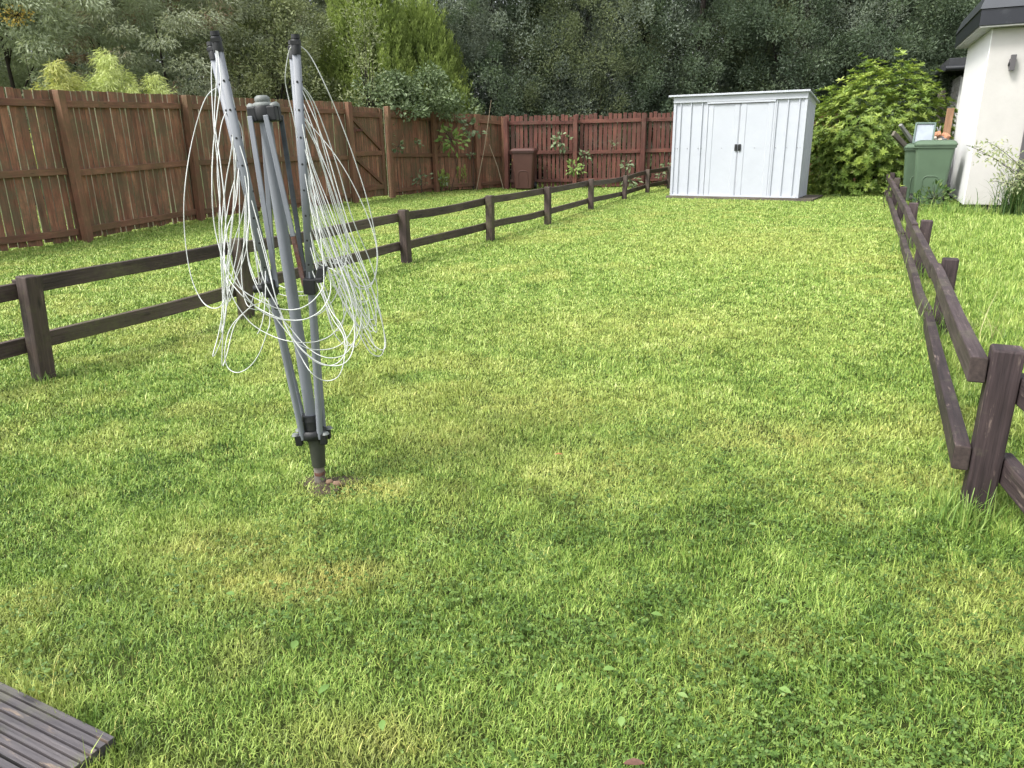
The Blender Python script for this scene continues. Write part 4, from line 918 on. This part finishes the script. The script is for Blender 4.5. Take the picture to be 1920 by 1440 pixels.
def dryer_foot():
    m = plain('clay_pebble', (.20, .13, .085), .9, 0, .25, 50, .002)
    for px, py, r, lab in ((618, 905, .014, 'round orange clay pebble at the foot of the clothes dryer'), (632, 909, .017, 'longer orange clay pebble right of the one by the clothes dryer')):
        g = gd(px, py, .012); mb = MB().tube([g+[-r, 0, 0], g+[-r*.6, 0, .002], g+[r*.5, .003, .003], g+[r*1.1, .002, 0]], [r*.3, r*.75, r*.7, r*.2], 9)
        o = mb.build('pebble', m); o.data.transform(Matrix.Translation(-Vector(g))); o.location = g; props(o, lab, 'pebble')
    rng = np.random.default_rng(4); mb = MB(); G = gd(600, 906)
    rr = 26; V = [G+[0, 0, .012]]; F = []
    for j in range(rr):
        a = j*2*math.pi/rr; q = .075*(1+.35*math.sin(3*a)+.2*rng.random()); V.append([G[0]+.03+q*math.cos(a)*1.3, G[1]-.01+q*math.sin(a), .003])
    F = [(0, 1+j, 1+(j+1) % rr) for j in range(rr)]
    o = mesh_np('bare_soil', V, F, plain('bare_soil', (.075, .058, .035), .95, 0, .4, 60, .01)); props(o, kind='structure')
dryer_foot()

# ------------------------------------------------------------------ trees and shrubs
rg = np.random.default_rng(77)
M_OLIVE = leafmat('grey_green_evergreen_leaf', [(0, (.065, .086, .064)), (.45, (.17, .21, .16)), (.8, (.30, .35, .275)), (1, (.48, .53, .45))], .55, .35, .5)
M_DARK = leafmat('dark_evergreen_leaf', [(0, (.034, .054, .034)), (.5, (.095, .135, .08)), (.85, (.19, .245, .145)), (1, (.34, .40, .27))], .8, .33, .48)
M_OLIVG = leafmat('yellowish_evergreen_leaf', [(0, (.052, .07, .038)), (.5, (.14, .175, .09)), (.85, (.25, .29, .14)), (1, (.39, .42, .24))], .6, .33, .45)
M_WILLOW = leafmat('willowy_leaf', [(0, (.18, .22, .14)), (.45, (.37, .43, .29)), (.8, (.54, .60, .43)), (1, (.70, .74, .60))], .7, .4, .5)
M_WRED = leafmat('reddish_willowy_leaf', [(0, (.15, .18, .115)), (.5, (.34, .38, .26)), (.85, (.50, .54, .38)), (1, (.66, .68, .54))], .8, .4, .5, (.28, .13, .10), .56)
M_SHRUB = leafmat('grey_green_shrub_leaf', [(0, (.09, .115, .05)), (.5, (.22, .255, .12)), (.85, (.36, .40, .21)), (1, (.52, .54, .34))], .8, .3, .5)
M_CONI = leafmat('bright_conifer_spray', [(0, (.09, .125, .035)), (.4, (.24, .32, .08)), (.75, (.40, .49, .14)), (1, (.58, .64, .23))], .8, .22, .55)
M_GOLD = leafmat('golden_thread_leaf', [(0, (.36, .45, .15)), (.5, (.60, .68, .28)), (.85, (.74, .80, .38)), (1, (.82, .80, .40))], 1.2, .35, .5)
M_GOLDY = leafmat('yellow_golden_thread_leaf', [(0, (.30, .36, .10)), (.5, (.52, .56, .20)), (.85, (.68, .66, .27)), (1, (.78, .66, .24))], 1.2, .35, .5, (.62, .46, .08), .58)
M_RHODO = leafmat('rhododendron_leaf', [(0, (.06, .11, .025)), (.4, (.17, .26, .05)), (.7, (.36, .46, .09)), (1, (.60, .64, .18))], .9, .28, .42, (.50, .40, .09), .76)
M_BRAM = leafmat('bramble_leaf', [(0, (.07, .11, .045)), (.5, (.17, .23, .11)), (.85, (.30, .37, .21)), (1, (.42, .47, .30))], 1.5, .25, .5, (.30, .25, .14), .64)
M_VARI = leafmat('variegated_leaf', [(0, (.14, .22, .07)), (.4, (.34, .40, .20)), (1, (.66, .66, .42))], 2, .3, .5)
M_YEL = leafmat('yellow_leaf', [(0, (.6, .42, .09)), (1, (.85, .68, .2))], 2, .3)

# dark evergreen wall behind the back fence
pf = lambda t: min(1, .8+1.2*t) if t < .4 else max(.12, 1-((t-.4)/.6)**2.4)
def dark_kinds():
    K = []
    for i, (m, L, W, st) in enumerate(((M_OLIVE, .070, .026, .5), (M_DARK, .078, .034, .2), (M_OLIVG, .066, .026, .5))):
        r = np.random.default_rng(100+i); V, F, var, cl = crown_leafy(r, 7.2, .5, 2.05, 330, 80000, L, W, 0, .34, pf, .9, st)
        K.append((V, F, var, m, cl[::45, :3]))
    return K
DK = dark_kinds(); SRC = {}
ROW = [(845, 24.2, 0, 1.0, 'grey green evergreen just right of the bright conifer'), (935, 23.4, 1, .98, 'dark evergreen above the far fence corner'), (1010, 24.0, 0, 1.1, 'silvery grey green evergreen above the brown bin'),
       (1100, 23.2, 2, 1.0, 'yellower evergreen behind the back fence, a little right of the brown bin'), (1195, 23.8, 0, 1.06, 'grey green evergreen behind the back fence midway between bin and shed'), (1290, 23.0, 1, 1.0, 'dark evergreen behind the left end of the white shed'),
       (1385, 23.6, 2, .98, 'olive green evergreen behind the middle of the white shed'), (1475, 22.6, 1, 1.05, 'very dark evergreen behind the right end of the white shed'), (1570, 22.0, 0, .95, 'grey green evergreen behind the rhododendron, left side'),
       (1660, 21.0, 1, 1.0, 'dark evergreen behind the rhododendron, right side'), (1745, 20.6, 1, .95, 'dark evergreen with hanging shoots beside the house roof'), (1835, 22.5, 2, 1.05, 'evergreen partly hidden by the house roof')]
def put(kind, name, label, cat, base, rot, sc, group, hh=7.2, r0=.16):
    if kind in SRC: return clone(SRC[kind], label, base, rot, sc)
    V, F, var, m, tg = DK[kind]; t = plant(name, label, cat, base, V, F, var, m, group, (hh, tg, r0, np.random.default_rng(kind+5)), rot=rot, sc=sc); SRC[kind] = t; return t
for i, (px, Yd, k, s_, lab) in enumerate(ROW):
    b = gd(px, 300) ; b = at(px, 330, Yd); b[2] = 0
    put(k, 'evergreen_tree', lab, 'tree', tuple(b), rg.uniform(0, 6.28), (s_*1.0, s_*1.0, s_*rg.uniform(.92, 1.08)), 'evergreen trees behind the back fence')
BACK = ['far left photo edge', 'golden shrubs', 'gap above the golden shrubs', 'folded clothes dryer arms', 'grey green shrub tree', 'left of the bright conifer', 'bright conifer', 'right of the bright conifer', 'far fence corner', 'brown bin', 'middle of the back fence', 'left half of the white shed', 'right half of the white shed', 'rhododendron', 'house roof corner']
for i, lab in enumerate(BACK):
    px = -60+i*140; Yd = 28+(i % 3)*1.1; b = at(px, 330, Yd); b[2] = 0; s_ = 1.25+.1*(i % 2)
    put(1 if i % 3 else 0, 'evergreen_tree', 'tall dark tree in the back row, seen above the '+lab if i not in (0, 5, 7) else 'tall dark tree in the back row, '+('at the '+lab if i == 0 else lab), 'tree', tuple(b), rg.uniform(0, 6.28), (s_, s_, s_), 'dark trees of the back row')

# willowy trees on the left
def willow(seed, m, h=7.0, rad=2.7, n=60000):
    r = np.random.default_rng(seed); pr = lambda t: min(1, .6+t) if t < .4 else math.sqrt(max(.02, 1-((t-.4)/.6)**2))
    V, F, var, cl = crown_leafy(r, h, 1.1, rad, 230, n, .115, .029, .45, .46, pr, .38)
    return V, F, var, m, cl[::45, :3]
DK += [willow(31, M_WILLOW), willow(32, M_WRED)]
WL = [(-150, 18.5, 3, 1.0, 'pale willowy tree at the left photo edge behind the fence'), (60, 17.5, 3, .95, 'pale willowy tree above the left golden shrub'), (215, 20.0, 3, 1.1, 'pale willowy tree behind the taller golden shrub'), (345, 18.8, 4, .88, 'willowy tree with reddish leaves behind the dryer arms'), (455, 23.0, 3, 1.0, 'pale willowy tree between the dryer arms'), (590, 24.5, 4, .9, 'dusky willowy tree left of the bright conifer')]
for px, Yd, k, s_, lab in WL:
    b = at(px, 330, Yd); b[2] = 0; put(k, 'willowy_tree', lab, 'tree', tuple(b), rg.uniform(0, 6.28), (s_, s_, s_), 'willowy trees behind the left fence', 4.6, .08)
# grey green shrub tree in the middle left
r = np.random.default_rng(41); V, F, var, cl = crown_leafy(r, 4.6, .8, 1.65, 110, 26000, .085, .034, .1, .38, lambda t: math.sqrt(max(.02, 1-(max(t-.3, 0)/.7)**2)), .7, .2)
b = at(535, 330, 19.6); b[2] = 0; plant('broadleaf_shrub', 'grey green leafy shrub tree rising between the dryer arms and the bright conifer', 'shrub', b, V, F, var, M_SHRUB, None, (3.8, cl[::5, :3], .07, r))
# conifers
for px, Yd, h, rad, sd, lab in ((702, 20.8, 6.1, 1.75, 51, 'tall bright green conifer with its tip at the top edge, over the gate'), (795, 22.0, 4.9, 2.1, 52, 'shorter broader bright green conifer right of the taller one')):
    r = np.random.default_rng(sd); V, F, var = crown_conifer(r, h, rad, 1300, 44, .10, .026); b = at(px, 330, Yd); b[2] = 0
    plant('conifer', lab, 'tree', b, V, F, var, M_CONI, None, (h*.9, [np.array([.3*math.cos(a), .3*math.sin(a), h*.2+h*.08*a]) for a in range(7)], .12, r))
# straggly shrub in front of the conifer
r = np.random.default_rng(44); V, F, var, cl = crown_leafy(r, 4.1, .9, 0.6, 40, 1700, .07, .035, .1, .32, lambda t: 1-.5*t, .9, .3)
b = at(700, 330, 18.6); b[2] = 0; plant('straggly_shrub', 'thin straggly shrub with bare stems in front of the tall bright conifer', 'shrub', b, V, F, var, M_SHRUB, None, (3.2, cl[:, :3], .035, r))
# golden shrubs
for px, Yd, ztop, rad, m, sd, n, lab in ((143, 14.9, 2.72, .62, M_GOLDY, 61, 5200, 'golden yellow thread leaved shrub peeping over the left fence'), (238, 15.6, 3.05, .66, M_GOLD, 62, 7200, 'taller pale green thread leaved shrub over the left fence, right of the yellow one'), (318, 15.9, 2.55, .62, M_GOLD, 63, 4200, 'low trailing thread leaved shrub over the left fence nearest the dryer arms')):
    r = np.random.default_rng(sd); Vs, Fs, vs, cs = [], [], [], []; nb = 0
    for (ox, oy, hs, rr) in ((0, 0, 1, .62), (-.55, .2, .86, .5), (.5, -.1, .80, .55), (.15, .45, .90, .45), (-.3, -.35, .74, .5), (.9, .1, .70, .4)):
        V, F, var, cl = crown_leafy(r, ztop*hs*r.uniform(.97, 1.03), .9, rad*rr*1.3, 26, n*2//3, .105, .013, .75, .19, lambda t: 1-.9*t**.9, .6, .1)
        V = V+[ox*rad, oy*rad, 0]; Vs.append(V); Fs.append(F+nb); nb += len(V); vs.append(var); cs.append(cl[::14, :3]+[ox*rad, oy*rad, 0])
    b = at(px, 330, Yd); b[2] = 0; plant('golden_shrub', lab, 'shrub', b, np.vstack(Vs), np.vstack(Fs), np.concatenate(vs), m, None, (ztop*.7, np.vstack(cs), .03, r))
# rhododendron
for (px, Yd, h, rad, nw, sd, lab) in ((1640, 16.9, 2.55, 1.28, 620, 71, 'large bright yellow green rhododendron bush between shed and green bins'), (1560, 17.6, 2.1, .85, 300, 72, 'smaller left hand rhododendron bush close against the white shed')):
    r = np.random.default_rng(sd); V, F, var = crown_whorls(r, h, rad, int(nw*2.1), .10, .027, 12); b = at(px, 330, Yd); b[2] = 0
    plant('rhododendron', lab, 'bush', b, V, F, var, M_RHODO, None, (h*.6, [np.array([rad*.6*math.cos(a), rad*.6*math.sin(a), h*.5+.1*a]) for a in range(6)], .06, r))
# bramble mass over the fence
for px, Yd, ztop, rad, n, sd, lab in ((735, 18.9, 2.75, .75, 900, 81, 'leafy bramble spilling over the fence top right of the gate'), (800, 19.9, 2.85, .85, 1100, 82, 'broad leaved bramble mound on the fence below the shorter conifer'), (862, 21.2, 2.35, .5, 450, 83, 'small bramble tangle on the fence near the far corner')):
    r = np.random.default_rng(sd); V, F, var, cl = crown_leafy(r, ztop, 1.75, rad, 46, n*3, .095, .065, .25, .28, lambda t: math.sqrt(max(.05, 1-(t-.2)**2*1.4)), .55)
    b = at(px, 330, Yd); b[2] = 0; plant('bramble', lab, 'bramble', b, V, F, var, M_BRAM, None, (ztop*.8, cl[::4, :3], .02, r))

# small climbers and shoots on the fences
def sprig(px, py, Y_, rad, n, L, W, m, lab, sd, droop=.1, stem=None, flat=.8, name='climbing_weed', cat='weed'):
    r = np.random.default_rng(sd); c = at(px, py, Y_); t = thing(name, lab, cat, (c[0], c[1], 0))
    o = r.normal(0, 1, (n, 3)); o = unit(o)*r.random((n, 1))**.5*rad; o[:, 1] *= .35; o[:, 2] *= flat
    D = unit(o)*.8+r.normal(0, .4, (n, 3))+[0, -.3, -droop]; V, F = leaf_mesh(c+o, D, np.array([0, -.7, .7])+r.normal(0, .35, (n, 3)), L*r.uniform(.6, 1.3, n), W*r.uniform(.6, 1.3, n), .1)
    mesh_np('leaves', V, F, m, t, r.random(n))
    mb = MB(); g = np.array([c[0]+r.normal(0, .05), c[1]-.02, 0]) if stem is None else np.array(stem, float)
    mb.tube([g, g*.5+c*.5+[r.normal(0, .06), 0, 0], c], [.008, .006, .004], 5, caps=False)
    for k in range(0, n, 3): mb.tube([c, c+o[k]], .0025, 4, caps=False)
    mb.build('stem', BARK, t)
for a in ((745, 275, 17.95, .16, 26, .10, .06, 'small weed shoot on the fence just right of the gate', 201), (783, 268, 18.6, .14, 12, .11, .07, 'pale weed sprig at mid fence height, left of the second post from the gate', 202), (846, 262, 19.7, .42, 64, .15, .10, 'large leafy weed climbing out of the fence near the far corner', 203), (885, 240, 20.1, .30, 24, .15, .11, 'pale broad leaved shoot arching above the climbing weed near the far corner', 204),
          (790, 335, 18.9, .30, 26, .11, .06, 'low weed growing from the fence foot right of the gate', 205), (830, 340, 19.6, .12, 12, .09, .06, 'tiny weed at the foot of the fence below the large climbing weed', 206), (885, 292, 20.2, .10, 14, .09, .05, 'dark thin climber on the last post before the far corner', 207),
          (1052, 265, 20.3, .24, 40, .12, .08, 'dark green weed on the back fence up and right of the brown bin', 211), (1078, 315, 20.1, .26, 44, .12, .07, 'bright green weed at the left middle post foot of the back fence', 212), (1097, 290, 20.15, .16, 16, .10, .06, 'thin weed climbing above the bright green weed on the back fence', 213), (1148, 272, 20.2, .10, 10, .09, .05, 'tiny weed on the middle rail of the back fence', 214),
          (1175, 307, 20.1, .14, 16, .10, .06, 'small dark weed low on the back fence left of the end of the rails', 215), (1183, 340, 19.8, .28, 40, .13, .06, 'leafy weed at the base of the back fence behind the low rail fence', 216), (1240, 325, 19.7, .15, 18, .11, .05, 'weed at the fence base close to the left side of the shed', 217), (1250, 312, 19.8, .12, 12, .11, .05, 'dark weed higher on the fence close to the left side of the shed', 218)):
    sprig(*a[:6], a[6], M_BRAM if a[8] not in (212, 203) else leafmat('fresh_weed_leaf', [(0, (.12, .22, .05)), (1, (.34, .46, .13))], 2), a[7], a[8])
for px, py, Y_, k, lab in ((1110, 60, 21.2, 14, 'a'),): pass
# canes leaning by the corner
CANE = plain('pale_cane', (.42, .34, .24), .7)
for a, b, lab in ((gd(893, 357), at(921, 188, 19.7), 'tall pale bamboo cane leaning by the far fence corner'), (gd(944, 354, .02), at(917, 270, 20.3), 'short pale cane leaning left against the far corner post')):
    o = MB().tube([a, (a+b)/2+[.03, 0, 0], b], [.012, .010, .006], 6).build('cane', CANE); o.data.transform(Matrix.Translation(-Vector(a))); o.location = a; props(o, lab, 'cane')

# grass clumps, weeds and long stems
TF = [(1605/1000*0+1.50, 2.24, 120, .15, .05, 'long grass round the foot of the leaning dark end post'), (1.72, 2.42, 90, .20, .05, 'tall grass just behind the leaning dark end post'), (2.68, 4.60, 110, .26, .07, 'grass tuft at the foot of the second post of the right fence'), (3.55, 6.5, 90, .26, .07, 'grass tuft at the foot of the third post of the right fence'),
      (4.30, 8.2, 70, .28, .08, 'grass tuft at the fourth post of the right fence'), (6.9, 13.7, 60, .35, .12, 'straggly weeds at the far end of the right rail fence'), (-2.62, 3.98, 60, .07, .06, 'short grass at the foot of the nearest left rail post'), (-1.94, 5.44, 50, .06, .06, 'short grass at the foot of the rail post behind the dryer')]
for i, (x, y, n, h, sp, lab) in enumerate(TF): tuft((x, y, 0), n, h, sp, 300+i, label=lab)
for (x, y), h, lab, sd in (((7.95, 11.75), .80, 'big clump of spiky long grass against the house wall', 320), ((8.75, 11.35), .6, 'smaller grass clump at the right photo edge by the planter', 321), ((7.25, 12.3), .28, 'dry yellowish grass at the house corner', 322)):
    tuft((x, y, 0), 620 if sd == 320 else 260, h, .16 if sd != 322 else .3, sd, 'grass_clump', lab, m=TUFTD if sd != 322 else TUFTM, wd=.012, cat='grass clump')
for (px, py), h, lab, sd in (((1858, 640), .34, 'tall pale seeding grass stems behind the dark end post', 331), ((1700, 470), .3, 'thin pale grass stems caught in the right rail fence', 332)):
    g = gd(px, py); tuft(g, 9, h, .03, sd, 'seeding_grass', lab, m=leafmat('straw_stem', [(0, (.35, .36, .14)), (1, (.6, .55, .3))], 2), wd=.005, cat='grass stem')
sprig(1752, 372, 13.0, .34, 120, .10, .045, TUFTD, 'leafy green weeds at the foot of the nearest green bin', 340, -.4, None, .75, 'leafy_weed')
sprig(1722, 378, 12.6, .16, 40, .09, .035, TUFTD, 'small leafy weed by the rail fence left of the bin weeds', 341, -.4, None, .9, 'leafy_weed')
sprig(1668, 350, 13.6, .16, 30, .09, .03, M_RHODO, 'pale weed at the far end of the right rail fence', 342, -.3, None, 1.0, 'leafy_weed')
# variegated shrub branches in front of the wall
def variegated():
    r = np.random.default_rng(91); b = gd(1960, 405); t = thing('variegated_shrub', 'airy shrub with cream and green leaves reaching across the house wall', 'shrub', tuple(b)); mb = MB(); Ps, Ds = [], []
    for (px, py) in ((1812, 272), (1835, 285), (1850, 265), (1862, 280), (1880, 310), (1900, 300), (1856, 340), (1880, 350), (1905, 335), (1925, 320), (1940, 290)):
        e = at(px, py, b[1]+r.uniform(-.5, .5)); mid = (b+e)/2+[.15, 0, .25]; u = np.linspace(0, 1, 10)[:, None]; c = (1-u)**2*b+2*u*(1-u)*mid+u*u*e
        mb.tube(list(c), [.008-.0006*i for i in range(10)], 4, caps=False)
        for k in range(70):
            q = c[int(9-5*r.random()**2)]; Ps.append(q+r.normal(0, .075, 3)); Ds.append(r.normal(0, 1, 3)+[-.3, 0, .2])
    V, F = leaf_mesh(np.array(Ps), np.array(Ds), r.normal(0, .5, (len(Ps), 3))+[0, -.4, .8], r.uniform(.045, .09, len(Ps)), r.uniform(.018, .034, len(Ps)), .1)
    mesh_np('leaves', V, F, M_VARI, t, r.random(len(Ps))); mb.build('stems', BARK, t)
variegated()
# yellow leaves on the left tree, grey stone by the end post
sprig(30, 28, 15.9, .35, 170, .065, .035, M_YEL, 'spray of yellow autumn leaves high at the top left photo corner', 345, .1, (-9.6, 16.3, 0), .6, 'yellow_branch', 'branch')
